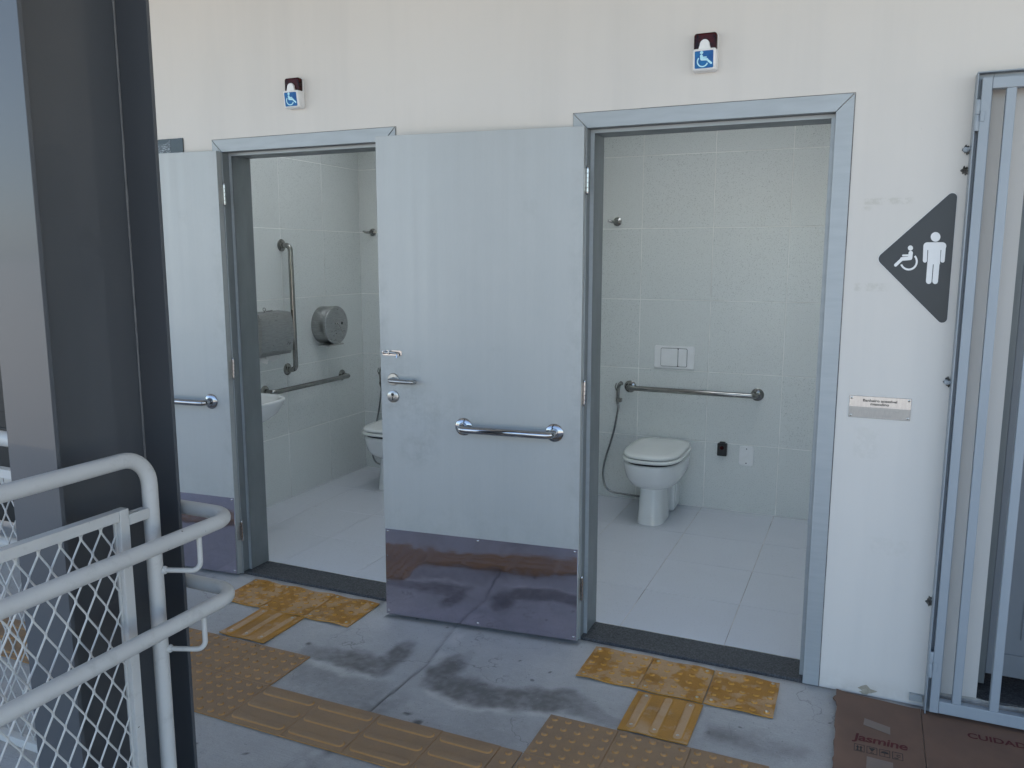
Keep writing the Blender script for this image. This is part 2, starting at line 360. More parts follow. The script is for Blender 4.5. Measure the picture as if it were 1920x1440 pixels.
def fillet_poly(P, r, n=8):
    out = []; L = len(P)
    for i in range(L):
        p = Vector((*P[i], 0)); a = (Vector((*P[i-1], 0))-p).normalized(); b = (Vector((*P[(i+1) % L], 0))-p).normalized()
        ang = a.angle(b); rr = r[i] if isinstance(r, (list, tuple)) else r
        d = rr/math.tan(ang/2); cen = p+(a+b).normalized()*(rr/math.sin(ang/2)); u = p+a*d-cen; w = p+b*d-cen; tot = u.angle(w)
        for k in range(n+1):
            t = k/n; q = cen+(u*math.sin((1-t)*tot)+w*math.sin(t*tot))/math.sin(tot); out.append((q.x, q.y))
    return out
def rrect(x0, x1, y0, y1, r, n=5): return fillet_poly([(x0, y0), (x1, y0), (x1, y1), (x0, y1)], r, n)
XZ = lambda a, b, d: (a, d, b)      # outline in the wall plane, depth along y
XY = lambda a, b, d: (a, b, d)
YZ = lambda a, b, d: (d, a, b)
def circle(cx, cy, r, n=20): return [(cx+r*math.cos(2*PI*k/n), cy+r*math.sin(2*PI*k/n)) for k in range(n)]
def capsule(p, q, w, n=8):
    a = math.atan2(q[1]-p[1], q[0]-p[0]); r = w/2
    return [(q[0]+r*math.cos(a-PI/2+PI*k/n), q[1]+r*math.sin(a-PI/2+PI*k/n)) for k in range(n+1)]+[(p[0]+r*math.cos(a+PI/2+PI*k/n), p[1]+r*math.sin(a+PI/2+PI*k/n)) for k in range(n+1)]
def arc_ring(cx, cy, r0, r1, a0, a1, n=26):
    A = [math.radians(a0+(a1-a0)*k/n) for k in range(n+1)]
    return [(cx+r1*math.cos(a), cy+r1*math.sin(a)) for a in A]+[(cx+r0*math.cos(a), cy+r0*math.sin(a)) for a in reversed(A)]
def text_mb(body, size, fn, d, thick=.0004, align='LEFT', bold=0, shear=0, wide=1.0, spacing=1.0, line=1.0):
    cu = bpy.data.curves.new('lettering', 'FONT'); cu.body = body; cu.size = size; cu.align_x = align; cu.offset = bold; cu.shear = shear; cu.space_character = spacing; cu.space_line = line; cu.resolution_u = 3
    o = bpy.data.objects.new('lettering', cu); C.objects.link(o)
    dg = bpy.context.evaluated_depsgraph_get(); me = bpy.data.meshes.new_from_object(o.evaluated_get(dg))
    mb = MB(); mb.add([fn(v.co.x*wide, v.co.y, d) for v in me.vertices], [tuple(p.vertices) for p in me.polygons])
    C.objects.unlink(o); bpy.data.objects.remove(o); bpy.data.meshes.remove(me)
    return mb

# ------------------------------------------------------------------ ground
def smooth(a, b, x): t = np.clip((x-a)/(b-a), 0, 1); return t*t*(3-2*t)
def polyline_d(X, Y, pts):
    best = np.full(X.shape, 9.); par = np.zeros(X.shape); n = len(pts)-1
    for i in range(n):
        (x0, y0), (x1, y1) = pts[i], pts[i+1]; dx, dy = x1-x0, y1-y0
        t = np.clip(((X-x0)*dx+(Y-y0)*dy)/(dx*dx+dy*dy), 0, 1); d = np.hypot(X-x0-t*dx, Y-y0-t*dy)
        m = d < best; best = np.where(m, d, best); par = np.where(m, (i+t)/n, par)
    return best, par
def vnoise(X, Y, s, seed):
    rng = np.random.RandomState(seed); g = rng.rand(97, 97)
    x = X*s+200; y = Y*s+200; xi = np.floor(x).astype(int); yi = np.floor(y).astype(int); fx = x-xi; fy = y-yi
    fx = fx*fx*(3-2*fx); fy = fy*fy*(3-2*fy); w = lambda a, b: g[a % 97, b % 97]
    return (w(xi, yi)*(1-fx)+w(xi+1, yi)*fx)*(1-fy)+(w(xi, yi+1)*(1-fx)+w(xi+1, yi+1)*fx)*fy
def fbm(X, Y, s, seed): return sum(vnoise(X, Y, s*2**k, seed+k)*.5**k for k in range(4))/1.875
def pavement():
    x0, x1, y0, y1, st = -2.95, .75, -1.45, 0.0, .0085
    nx, ny = int((x1-x0)/st)+1, int((y1-y0)/st)+1
    xs = np.linspace(x0, x1, nx); ys = np.linspace(y0, y1, ny); X, Y = np.meshgrid(xs, ys)
    n1 = fbm(X, Y, 7, 3)-.5; n2 = fbm(X, Y, 22, 9)-.5; n3 = fbm(X, Y, 60, 21)-.5
    Xw = X+.11*n1+.035*n2; Yw = Y+.10*(fbm(X, Y, 7, 40)-.5)+.035*(fbm(X, Y, 24, 50)-.5)
    wet = np.zeros(X.shape); pale = np.zeros(X.shape); dirt_dark = np.zeros(X.shape)
    arc2 = [(-1.300, -.27), (-1.335, -.36), (-1.345, -.46), (-1.32, -.53), (-1.25, -.555), (-1.118, -.557), (-1.03, -.555), (-.931, -.52), (-.85, -.48), (-.74, -.53), (-.64, -.56)]
    arc1 = [(-1.585, -.27), (-1.592, -.36), (-1.596, -.45), (-1.615, -.53), (-1.69, -.545), (-1.78, -.54), (-1.87, -.535), (-1.95, -.525)]
    for arc, wd in ((arc2, .070), (arc1, .066)):
        d, p = polyline_d(Xw, Yw, arc)
        ww = wd*(.45+.85*np.sin(np.clip(p, .04, .96)*PI)**.7)
        core = 1-smooth(ww*.45, ww*1.2, d)
        wet = np.maximum(wet, core*(.80+.6*n2+.55*n3)*smooth(0, .16, p)*(1-.55*smooth(.72, 1, p)))
        # lime rim on the outer side of the dried puddle
        d2, p2 = polyline_d(Xw, Yw+.085, arc[3:]); pale = np.maximum(pale, (1-smooth(.008, .035, d2))*(.45+.9*n2))
    # half-dry concrete between the lime rim and the tactile strip
    reg = smooth(-1.93, -1.85, Xw)*(1-smooth(-1.52, -1.46, Xw))*(1-smooth(-.66, -.60, Yw))*smooth(-.9, -.85, Yw)
    wet = np.maximum(wet, reg*(.30+.5*n1+.3*n3))
    reg2 = smooth(-1.46, -1.40, Xw)*(1-smooth(-.95, -.80, Xw))*(1-smooth(-.70, -.63, Yw))
    wet = np.maximum(wet, reg2*(.14+.4*n1+.2*n3))
    reg3 = smooth(-.37, -.33, Xw)*(1-smooth(-.05, .02, Xw))*np.exp(-((Yw+.47)/.055)**2); wet = np.maximum(wet, reg3*(.55+.8*n1+.3*n3))
    wet = np.maximum(wet, np.exp(-((Yw+.612)/.010)**2)*smooth(-.37, -.3, X)*(1-smooth(-.0, .05, X))*.55)
    # broad lighter area in front of the doors
    pale = np.maximum(pale, .35*smooth(-.42, -.2, Yw)*(.6+1.2*n1))
    # slab joint with dirt
    jx = np.interp(Y, [-1.45, -.853, -.744, -.615, -.453, -.361, -.216, 0], [-1.47, -1.476, -1.469, -1.462, -1.454, -1.468, -1.49, -1.52])+.006*n2
    jd = np.abs(X-jx); line = (1-smooth(.0015, .009, jd))
    dirt_dark = np.maximum(dirt_dark, line*(.25+.65*(1-smooth(-.75, -.38, Y)))*(Y > -.9))
    dirt_dark = np.maximum(dirt_dark, (1-smooth(.0, .05+.05*(Y < -.7), jd))*smooth(-.62, -.80, Y)*np.clip(.25+1.0*n2, 0, 1))
    pale = np.maximum(pale, (1-smooth(.01, .07, np.abs(X-jx-.035)))*smooth(-.6, -.3, Y)*(.35+.9*n2))
    for cx, cy, r in ((-1.275, -.824, .022), (-.98, -.30, .007), (-1.12, -.27, .006), (-1.9, -1.25, .01), (-1.7, -1.22, .008), (-1.33, -.79, .012), (.03, -.25, .008), (-1.98, -.49, .014)):
        dirt_dark = np.maximum(dirt_dark, .8*(1-smooth(r*.5, r*1.3, np.hypot(Xw-cx-.03*n2, Yw-cy))))
    # darker along the wall and under the door leaf
    dirt_dark = np.maximum(dirt_dark, np.clip(np.exp(-np.abs(Y+.004)/.012)*(.5+.8*n2), 0, 1)*(Y > -.1))
    lf = np.abs(Y-(-.045-.10*(-.95-X))); dirt_dark = np.maximum(dirt_dark, .55*np.exp(-(lf/.022)**2)*(X > -1.85)*(X < -.95)*np.clip(.7+1.2*n1, 0, 1))
    Z = .0025*n1+.0012*n2-.004*line*(Y > -.9)
    verts = np.stack([X.ravel(), Y.ravel(), Z.ravel()-.0015], 1)
    idx = np.arange(nx*ny).reshape(ny, nx)
    q = np.stack([idx[:-1, :-1].ravel(), idx[:-1, 1:].ravel(), idx[1:, 1:].ravel(), idx[1:, :-1].ravel()], 1)
    extra = []; ef = []
    o = nx*ny
    for (a0, a1, b0, b1) in ((-9, x0, -5.2, 0), (x1, 6, -5.2, 0), (x0, x1, -5.2, y0)):
        k = o+len(extra); extra += [(a0, b0, -.0015), (a1, b0, -.0015), (a1, b1, -.0015), (a0, b1, -.0015)]; ef.append((k, k+1, k+2, k+3))
    me = bpy.data.meshes.new('pavement'); me.from_pydata([tuple(v) for v in verts.tolist()]+extra, [], q.tolist()+ef)
    for k, a in (('wet', wet), ('pale', pale), ('dirt_dark', dirt_dark)):
        at = me.attributes.new(k, 'FLOAT', 'POINT'); at.data.foreach_set('value', np.concatenate([np.clip(a.ravel(), 0, .92), np.zeros(len(extra))]).astype(np.float32))
    for p in me.polygons: p.use_smooth = True
    return struct(obj('pavement', me, 'concrete'))
pavement()
g = MB(); g.add([(-400, -400, -.03), (400, -400, -.03), (400, 400, -.03), (-400, 400, -.03)], [(0, 1, 2, 3)])
struct(g.build('ground', 'earth'))

# ------------------------------------------------------------------ building shell
LX0, LX1, RX0, RX1, HZ = -2.790, -1.882, -.957, -.058, 2.113        # clear openings of the two door frames
WT = .17
GX0, GX1 = .522, 1.40                                               # doorway behind the barred gate
DX0, DX1 = -5.55, -4.35                                             # dark doorway on the far left
f = MB()
segs = [(-9, DX0, 0, 3.3), (DX0, DX1, 2.15, 3.3), (DX1, LX0-.02, 0, 3.3), (LX0-.02, LX1+.02, HZ+.02, 3.3), (LX1+.02, RX0-.02, 0, 3.3), (RX0-.02, RX1+.02, HZ+.02, 3.3), (RX1+.02, GX0, 0, 3.3), (GX0, GX1, 2.14, 3.3), (GX1, 6, 0, 3.3)]
for a, b_, z0, z1 in segs: f.box(a, b_, 0, WT, z0, z1)
fac = tag(f.build('facade_wall', 'wall', smooth=False), 'long off-white painted outside wall holding the restroom doors', 'wall')
# a chip of lost paint near the ground
cp = MB(); pts = [(.165+.026*math.cos(a)*(1+.35*math.sin(3*a+1)+.2*math.sin(7*a)), .020+.017*math.sin(a)*(1+.3*math.cos(4*a))) for a in [2*PI*k/26 for k in range(26)]]
cp.prism([(a, max(b, .003)) for a, b in pts], -.0012, .0, XZ); cp.build('bare_plaster_patch', 'plasterpatch', fac)
SKY = ((-.69, .58), (-2.555, .58)); SY0, SY1 = .32, 1.55              # unseen frosted roof lights added to brighten the two bathrooms
r_ = MB(); r_.box(-9.4, 6.4, -3.3, SY0, 3.32, 3.5); r_.box(-9.4, 6.4, SY1, 2.75, 3.32, 3.5)
xs_ = [-9.4, SKY[1][0]-SKY[1][1], SKY[1][0]+SKY[1][1], SKY[0][0]-SKY[0][1], SKY[0][0]+SKY[0][1], 6.4]
for i in (0, 2, 4): r_.box(xs_[i], xs_[i+1], SY0, SY1, 3.32, 3.5)
struct(r_.build('canopy_roof', 'roof', smooth=False))

FROST, _nt, _b = mk('added_polycarbonate'); _t = nd(_nt, 'ShaderNodeBsdfTranslucent'); _t.inputs['Color'].default_value = (.84, .872, .885, 1)
_nt.links.new(_t.outputs[0], _nt.nodes['Material Output'].inputs['Surface'])
BACK = 2.065; CEIL = 2.75; FZ = .012
_tile_cache = {}
def tile_mesh(w, h, t=.007, gap=.0048, key='t'):
    k = (key, round(w, 4), round(h, 4))
    if k not in _tile_cache:
        m = MB(); m.box(gap/2, w-gap/2, -t, 0, gap/2, h-gap/2); _tile_cache[k] = m.mesh('tile', .0012, 1, True, 60)
    return _tile_cache[k]
def cuts(a, b, ref, p=.45):
    c = [a]; k = math.ceil((a-ref)/p-1e-6)
    while ref+k*p < b-1e-4:
        if ref+k*p > a+1e-4: c.append(ref+k*p)
        k += 1
    return c+[b]
def tiled_wall(parent, origin, rz, a, b, ref):
    """wall plane through origin; local x along the wall from a to b, facing local -y"""
    zc = cuts(FZ, CEIL, 0.0)
    for i, (p, q) in enumerate(zip(cuts(a, b, ref)[:-1], cuts(a, b, ref)[1:])):
        for z0, z1 in zip(zc[:-1], zc[1:]):
            if q-p < .02 or z1-z0 < .02: continue
            o = obj('tile', tile_mesh(q-p, z1-z0), 'tile', parent)
            c, s = math.cos(rz), math.sin(rz); jit = random.uniform(-.0006, .0006)
            o.location = (origin[0]+c*p+s*jit, origin[1]+s*p-c*jit, z0); o.rotation_euler = (0, random.uniform(-.0008, .0008), rz)
def room(x0, x1, off, nm):
    wb = MB(); wb.box(x0-.087, x1+.087, BACK-.0022, BACK+.16, 0, CEIL); w = struct(wb.build('bathroom_wall', 'grout', smooth=False))
    tiled_wall(w, (0, BACK+.003, 0), 0, x0, x1, -.825+off)
    wl_ = MB(); wl_.box(x0-.087, x0+.0022, WT, BACK-.0024, 0, CEIL); w2 = struct(wl_.build('bathroom_wall', 'grout', smooth=False))
    # side wall faces +x: local x axis runs along +y
    tiled_wall_side(w2, x0-.003, WT, BACK-.004)
    wr = MB(); wr.box(x1, x1+.04, WT, BACK-.0024, 0, CEIL); struct(wr.build('bathroom_wall', 'tile', smooth=False))
    fl = MB(); fl.box(x0-.004, x1, WT+.001, BACK+.004, -.05, FZ-.0014); fo = struct(fl.build('bathroom_floor', 'floor_grout', smooth=False))
    xc = cuts(x0, x1, -.832+off); yc = cuts(WT+.002, BACK-.004, .157)
    for p, q in zip(xc[:-1], xc[1:]):
        for r, s in zip(yc[:-1], yc[1:]):
            if q-p < .02 or s-r < .02: continue
            k = ('f', round(q-p, 4), round(s-r, 4))
            if k not in _tile_cache:
                m = MB(); m.box(.0012, q-p-.0012, .0012, s-r-.0012, -.006, 0); _tile_cache[k] = m.mesh('tile', .001, 1, True, 60)
            o = obj('tile', _tile_cache[k], 'floor_tile', fo, (p, r, FZ+random.uniform(-.0003, .0003)))
    sx, sw = SKY[0] if off == 0 else SKY[1]; ce = MB()
    for p in ((x0-.087, sx-sw, WT, BACK+.16), (sx+sw, x1+.042, WT, BACK+.16), (sx-sw, sx+sw, WT, SY0), (sx-sw, sx+sw, SY1, BACK+.16)): ce.box(p[0], p[1], p[2], p[3], CEIL, CEIL+.1)
    struct(ce.build('bathroom_ceiling', 'plaster', smooth=False))
    sl = thing('added_roof_light', nm, 'skylight', (sx, (SY0+SY1)/2, CEIL), 0, 'added frosted roof lights'); hy = (SY1-SY0)/2
    for p in ((-sw-.02, -sw, -hy-.02, hy+.02), (sw, sw+.02, -hy-.02, hy+.02), (-sw, sw, -hy-.02, -hy), (-sw, sw, hy, hy+.02)):
        q = MB(); q.box(p[0], p[1], p[2], p[3], .1005, .569); q.build('added_shaft_side', 'plaster', sl)
    q = MB(); q.box(-sw-.04, sw+.04, -hy-.04, hy+.04, .752, .756); q.build('added_frosted_pane', FROST, sl)
def tiled_wall_side(parent, x, a, b):
    zc = cuts(FZ, CEIL, 0.0)
    for p, q in zip(cuts(a, b, 2.063-.45*4)[:-1], cuts(a, b, 2.063-.45*4)[1:]):
        for z0, z1 in zip(zc[:-1], zc[1:]):
            if q-p < .02 or z1-z0 < .02: continue
            o = obj('tile', tile_mesh(q-p, z1-z0), 'tile', parent); o.location = (x+random.uniform(-.0006, .0006), p, z0); o.rotation_euler = (0, 0, PI/2)
OFF = -1.864
room(-1.556, .18, 0, 'frosted roof light added unseen to brighten the right bathroom'); room(-3.420, -1.69, OFF, 'frosted roof light added unseen to brighten the left bathroom')
MAT['_'] = MAT['tile']

# thresholds
for x0, x1, lab in ((LX0, LX1, 'dark granite threshold slab under the left doorway, by the washbasin room'), (RX0, RX1, 'dark granite threshold slab under the right doorway with full toilet view')):
    t = MB(); t.box(x0-.015, x1+.015, .004, WT, -.03, .010); tag(t.build('door_threshold', 'granite', bevel=.002), lab, 'threshold', 'granite door thresholds')

# ------------------------------------------------------------------ door frames
def door_frame(x0, x1, label):
    t = thing('door_frame', label, 'door frame', ((x0+x1)/2, 0, 0), 0, 'grey metal door frames'); cx = (x0+x1)/2
    a0, a1 = x0-cx, x1-cx; cw = .058; g = .0009; d0, d1 = -.006, .0
    for poly in ([(a0-cw, .002), (a0, .002), (a0, HZ-g), (a0-cw, HZ+cw-2.4*g)], [(a1, .002), (a1+cw, .002), (a1+cw, HZ+cw-2.4*g), (a1, HZ-g)], [(a0+g, HZ), (a1-g, HZ), (a1+cw-2.4*g, HZ+cw), (a0-cw+2.4*g, HZ+cw)]):
        m = MB(); m.prism(poly, d0, d1, XZ); m.build('casing', 'frame', t, bevel=.0012, seg=1)
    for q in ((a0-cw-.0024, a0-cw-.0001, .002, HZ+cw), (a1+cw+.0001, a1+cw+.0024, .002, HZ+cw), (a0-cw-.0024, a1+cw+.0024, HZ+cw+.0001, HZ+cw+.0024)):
        m = MB(); m.box(q[0], q[1], -.0018, -.0001, q[2], q[3]); m.build('shadow_gap', 'shadow_gap', t)  # thin dark strips imitate the shadow gap round the casing
    m = MB(); m.box(a0-.018, a0, .0, .044, .011, HZ); m.box(a0-.018, a0+.013, .044, WT+.006, .011, HZ-.013); m.build('jamb', 'frame_dark', t, bevel=.001, seg=1)
    m = MB(); m.box(a1, a1+.018, .0, .044, .011, HZ); m.box(a1-.013, a1+.018, .044, WT+.006, .011, HZ-.013); m.build('jamb', 'frame_dark', t, bevel=.001, seg=1)
    m = MB(); m.box(a0-.018, a1+.018, .0, .044, HZ+.0003, HZ+.018); m.box(a0-.018, a1+.018, .0443, WT+.006, HZ-.0128, HZ+.018); m.build('head', 'frame_dark', t, bevel=.001, seg=1)
    m = MB(); m.box(a0+.0131, a0+.0155, .041, .0435, .012, HZ-.014); m.box(a0, a0+.0155, .040, .0438, .012, HZ-.014); m.build('stop', 'frame', t)
    m = MB(); m.box(a1-.0155, a1, .040, .0438, .012, HZ-.014); m.build('stop', 'frame', t)
    m = MB(); m.box(a0, a1, .040, .0438, HZ-.0138, HZ-.0005); m.build('stop', 'frame', t)
    m = MB(); m.box(a1-.0150, a1-.0132, .060, .082, 1.03, 1.20); m.build('strike_plate', 'chrome', t, bevel=.001)
    return t
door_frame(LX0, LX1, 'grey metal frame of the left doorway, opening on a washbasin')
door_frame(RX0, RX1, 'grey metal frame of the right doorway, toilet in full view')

# ------------------------------------------------------------------ door leaves
def grab_bar(name_t, P0, P1, out, r=.0155, flange=.038, standoff=.07, mat='chrome', parent=None, fil=.04, label=None, group=None):
    """bar between wall points P0 and P1, out = unit vector away from the wall"""
    P0, P1, out = Vector(P0), Vector(P1), Vector(out)
    if parent is None:
        t = thing(name_t, label, 'grab bar', P0, 0, group); P1 = P1-P0; P0 = Vector((0, 0, 0))
        bp = t
    else: t = parent; bp = None
    m = MB(); m.tube(fillet([P0+out*.004, P0+out*standoff, P1+out*standoff, P1+out*.004], fil, 8), r, 16)
    b_ = m.build('bar' if bp else name_t, mat, t)
    for P in (P0, P1):
        m = MB(); m.lathe([(flange, 0), (flange, .003), (flange*.93, .006), (flange*.62, .009), (r*1.25, .0105), (r*1.2, .014)], P+out*.0005, out, 28)
        fl = m.build('flange', mat, b_ if not bp else t)
        if not bp: pass
    return t
def hinge(parent, z):
    m = MB(); m.box(-.0026, -.0004, -.072, -.004, z-.045, z+.045)
    h = m.build('hinge', 'satin', parent, bevel=.0005, seg=1)
    m = MB()
    for k in range(5):
        z0 = z-.045+k*.018; m.lathe([(.0062, .0006), (.0068, .001), (.0068, .017), (.0062, .0174)], (-.0068, -.036, z0), (0, 0, 1), 12)
    m.lathe([(.0062, 0), (.0062, .005), (.003, .010)], (-.0068, -.036, z+.045), (0, 0, 1), 12); m.lathe([(.0062, 0), (.0062, .005), (.003, .010)], (-.0068, -.036, z-.045), (0, 0, -1), 12)
    m.build('knuckle', 'chrome', h)
    for y in (-.014, -.026, -.050, -.062):
        for dz in (-.03, .03):
            s_ = MB(); s_.lathe([(.0032, 0), (.0030, .0008), (.001, .0012)], (-.0026, y, z+dz), (-1, 0, 0), 8); s_.build('screw', 'screw', h)
def door(hx, hy, ang, w, label):
    t = thing('door', label, 'door', (hx, hy, 0), PI+math.radians(ang), 'grey restroom doors')
    m = MB(); m.box(0, w, -.034, 0, .012, 2.116); m.build('leaf', 'door', t, bevel=.0014, seg=2)
    k = MB(); k.box(.004, w-.004, .0003, .0016, .016, .415); lean = lambda z: (.415-z)*.018      # the sheet stands slightly off the leaf at its foot
    k.v = [(a, b_+lean(c), c) for a, b_, c in k.v]
    q = MB(); q.box(.006, w-.006, .0002, .005, .0165, .022); q.build('kick_plate_packing', 'frame_dark', t)
    kp = k.build('kick_plate', 'kick', t, bevel=.0004, seg=1)
    for x in (.016, w/2, w-.016):
        for z in (.030, .404):
            r = MB(); r.lathe([(.0052, 0), (.0048, .0012), (.003, .0022), (.001, .0026)], (x, .0016+lean(z), z), (0, 1, 0), 12); r.build('rivet', 'chrome', kp)
    for z in (.17, .29):
        r = MB(); r.lathe([(.004, 0), (.003, .0016), (.001, .002)], (w-.012, .0016+lean(z), z), (0, 1, 0), 10); r.build('rivet', 'chrome', kp)
    grab_bar('grab_bar', (.507, 0, .905), (.108, 0, .905), (0, 1, 0), .0155, .038, .062, 'chrome', t, .034)
    # lever handle on its rose
    m = MB(); m.lathe([(.0265, 0), (.0265, .005), (.024, .0075), (.012, .008), (.0105, .012)], (.832, 0, 1.094), (0, 1, 0), 28); ro = m.build('handle_rose', 'satin', t)
    m = MB(); m.tube(fillet([(.832, .006, 1.094), (.832, .052, 1.094), (.722, .052, 1.0915), (.722, .020, 1.0905)], .020, 7), .0092, 14); m.build('lever', 'brushed', ro)
    m = MB(); m.lathe([(.0265, 0), (.0265, .006), (.024, .008), (.004, .0082)], (.834, 0, 1.019), (0, 1, 0), 28); es = m.build('escutcheon', 'satin', t)
    m = MB(); m.prism(circle(.834, 1.027, .006, 14), .0084, .0092, XZ); m.prism(rrect(.8315, .8365, 1.003, 1.022, .002), .0086, .0094, XZ); m.build('keyhole', 'black', es)
    m = MB(); m.tube(circle3((.834, .009, 1.027), .0078), .0012, 6, closed=True); m.build('keyhole_rim', 'satin', es)
    # small barrel bolt
    m = MB(); m.prism(rrect(.790, .882, 1.198, 1.220, .006), 0, .002, XZ); bo = m.build('barrel_bolt', 'chrome', t)
    m = MB(); m.tube([(.880, .009, 1.2125), (.805, .009, 1.2085)], .0052, 10); m.tube(fillet([(.812, .009, 1.209), (.806, .014, 1.207), (.806, .018, 1.190)], .004, 4), .0042, 10); m.build('bolt_rod', 'chrome', bo)
    for x in (.872, .846):
        m = MB(); m.box(x-.004, x+.004, .002, .0155, 1.203, 1.2195); m.build('bolt_keeper', 'chrome', bo, bevel=.003, seg=2)
    for z in (1.915, 1.07, .232): hinge(t, z)
    return t
def circle3(c, r, n=16): return [(c[0]+r*math.cos(2*PI*k/n), c[1], c[2]+r*math.sin(2*PI*k/n)) for k in range(n)]
door(-.9565, -.0415, 5.84, .892, 'wide grey door folded back between the two doorways, steel kick plate and full pull bar showing')
door(-2.7900, -.0415, 4.6, .892, 'grey door folded back beside the dark steel column, mostly hidden by it')

# ------------------------------------------------------------------ bathroom fittings
def super_sec(cx, y0, y1, hw, z, e=2.6, n=36, eb=None):
    """closed outline, y0 front, y1 back"""
    cy = (y0+y1)/2; hy = (y1-y0)/2; out = []
    for k in range(n):
        a = 2*PI*k/n; c, s = math.cos(a), math.sin(a); ee = (eb or e) if s > 0 else e
        out.append((cx+hw*math.copysign(abs(c)**(2/ee), c), cy+hy*math.copysign(abs(s)**(2/ee), s), z))
    return out
def toilet(cx, label):
    t = thing('toilet', label, 'toilet', (cx, 1.80, FZ), 0, 'white floor-standing toilets')
    S = lambda y0, y1, hw, z, e=2.5, eb=None: super_sec(0, y0-1.80, y1-1.80, hw, z-FZ, e, 40, eb)
    m = MB(); m.loft([S(1.552, 1.84, .083, .0125, 3, 4), S(1.556, 1.84, .084, .03, 3, 4), S(1.565, 1.84, .078, .10, 3, 4), S(1.574, 1.84, .073, .20, 3, 4), S(1.578, 1.86, .075, .262, 3, 4)]); m.build('pedestal', 'ceramic', t, angle=60)
    m = MB(); m.loft([S(1.600, 1.93, .080, .222, 2.6, 5), S(1.570, 1.95, .108, .232, 2.5, 5), S(1.520, 1.98, .146, .256, 2.4, 5), S(1.484, 1.99, .168, .296, 2.4, 5), S(1.468, 2.0, .177, .345, 2.5, 5), S(1.464, 2.0, .179, .380, 2.6, 5), S(1.465, 2.0, .179, .391, 2.6, 5), S(1.472, 1.995, .172, .397, 2.6, 5)]); m.build('bowl', 'ceramic', t, angle=60)
    m = MB(); m.box(-.088, .088, .085, .262, .0005, .33); m.build('trap_housing', 'ceramic', t, bevel=.02, seg=3)
    m = MB(); m.prism(rrect(-.005, .050, .05, .205, .012), .0875, .0935, lambda a, b, d: (d, .125+a, b)); m.build('side_recess', 'ceramic', t, bevel=.004)
    m = MB(); m.loft([S(1.482, 1.99, .163, .3965, 2.6, 5), S(1.482, 1.99, .163, .416, 2.6, 5)]); m.build('seat_gap_shade', 'rubber', t)  # dark ring stands in for the shade between bowl and seat
    m = MB(); m.loft([S(1.475, 2.0, .168, .4305, 2.8, 5), S(1.475, 2.0, .168, .4385, 2.8, 5)]); m.build('lid_gap_shade', 'rubber', t)  # dark ring stands in for the shade under the lid
    for hh, nm, mt in ((.4125, 'seat', 'lidpl'), (.436, 'lid', 'lidpl')):
        a = .008 if nm == 'lid' else 0
        tk = .019 if nm == 'seat' else .021
        m = MB(); m.loft([S(1.462+a, 2.020, .180-a, hh, 3.0, 4.5), S(1.456+a, 2.022, .184-a, hh+.004, 3.0, 4.5), S(1.457+a, 2.022, .184-a, hh+tk*.75, 3.0, 4.5), S(1.465+a, 2.016, .177-a, hh+tk, 3.0, 4.5), S(1.52, 1.98, .13, hh+tk+.0035, 2.8, 4), S(1.66, 1.86, .04, hh+tk+.005, 2.5, 3)]); m.build(nm, mt, t, angle=70)
    return t
toilet(-1.065, 'white floor-standing toilet in the right bathroom, whole and unobstructed')
toilet(-1.065+OFF, 'white toilet in the left bathroom, half hidden by the wide grey door')

grab_bar('grab_bar', (-1.328, BACK-.004, .776), (-.517, BACK-.004, .776), (0, -1, 0), .0165, .040, .07, 'chrome_in', None, .04, 'long horizontal steel grab bar on the back wall above the right toilet')
grab_bar('grab_bar', (-3.416, 1.165, 1.694), (-3.416, 1.175, .885), (1, 0, 0), .0165, .040, .07, 'chrome_in', None, .04, 'vertical steel grab bar beside the paper towel dispenser')
grab_bar('grab_bar', (-3.416, .943, .768), (-3.416, 1.779, .768), (1, 0, 0), .0165, .040, .07, 'chrome_in', None, .04, 'horizontal steel grab bar on the side wall above the washbasin edge')

# flush plate
t = thing('flush_plate', 'white dual-button flush plate above the long grab bar', 'flush plate', (-1.041, BACK-.004, .984))
m = MB(); m.prism(rrect(-.130, .130, -.073, .073, .012), 0, -.014, XZ); m.build('plate', 'white_pl', t, bevel=.004, seg=3)
m = MB(); m.prism(rrect(-.084, .024, -.057, .057, .008), -.0145, -.020, XZ); m.build('button', 'white_pl', t, bevel=.003, seg=2)
m = MB(); m.prism(rrect(.027, .082, -.057, .057, .008), -.0145, -.020, XZ); m.build('button', 'white_pl', t, bevel=.003, seg=2)
m = MB(); m.prism(rrect(-.0865, .0845, -.0595, .0595, .010), -.0141, -.0147, XZ); m.build('button_gap_shade', 'ink', t)  # dark sheet gives the shade in the gaps round the buttons

def coat_hook(x, z, label):
    t = thing('robe_hook', label, 'hook', (x, BACK-.004, z), 0, 'steel robe hooks')
    m = MB(); m.lathe([(.028, 0), (.028, .005), (.020, .010), (.011, .014), (.010, .030)], (0, 0, 0), (0, -1, 0), 20); m.build('base', 'chrome_in', t)
    m = MB(); m.tube(fillet([(0, -.026, 0), (-.012, -.055, -.004), (-.045, -.070, .004)], .015, 5), [.011]*2+[.010]*6+[.011][:0], 10) if False else m.tube([(0, -.026, 0), (-.010, -.044, -.002), (-.026, -.058, .000), (-.046, -.066, .006)], [.011, .0105, .009, .005], 10); m.build('prong', 'chrome_in', t)
coat_hook(-1.437, 1.845, 'small steel robe hook high on the back wall of the right bathroom')
coat_hook(-1.437+OFF, 1.800, 'small steel robe hook at the edge of the wide door, left bathroom')

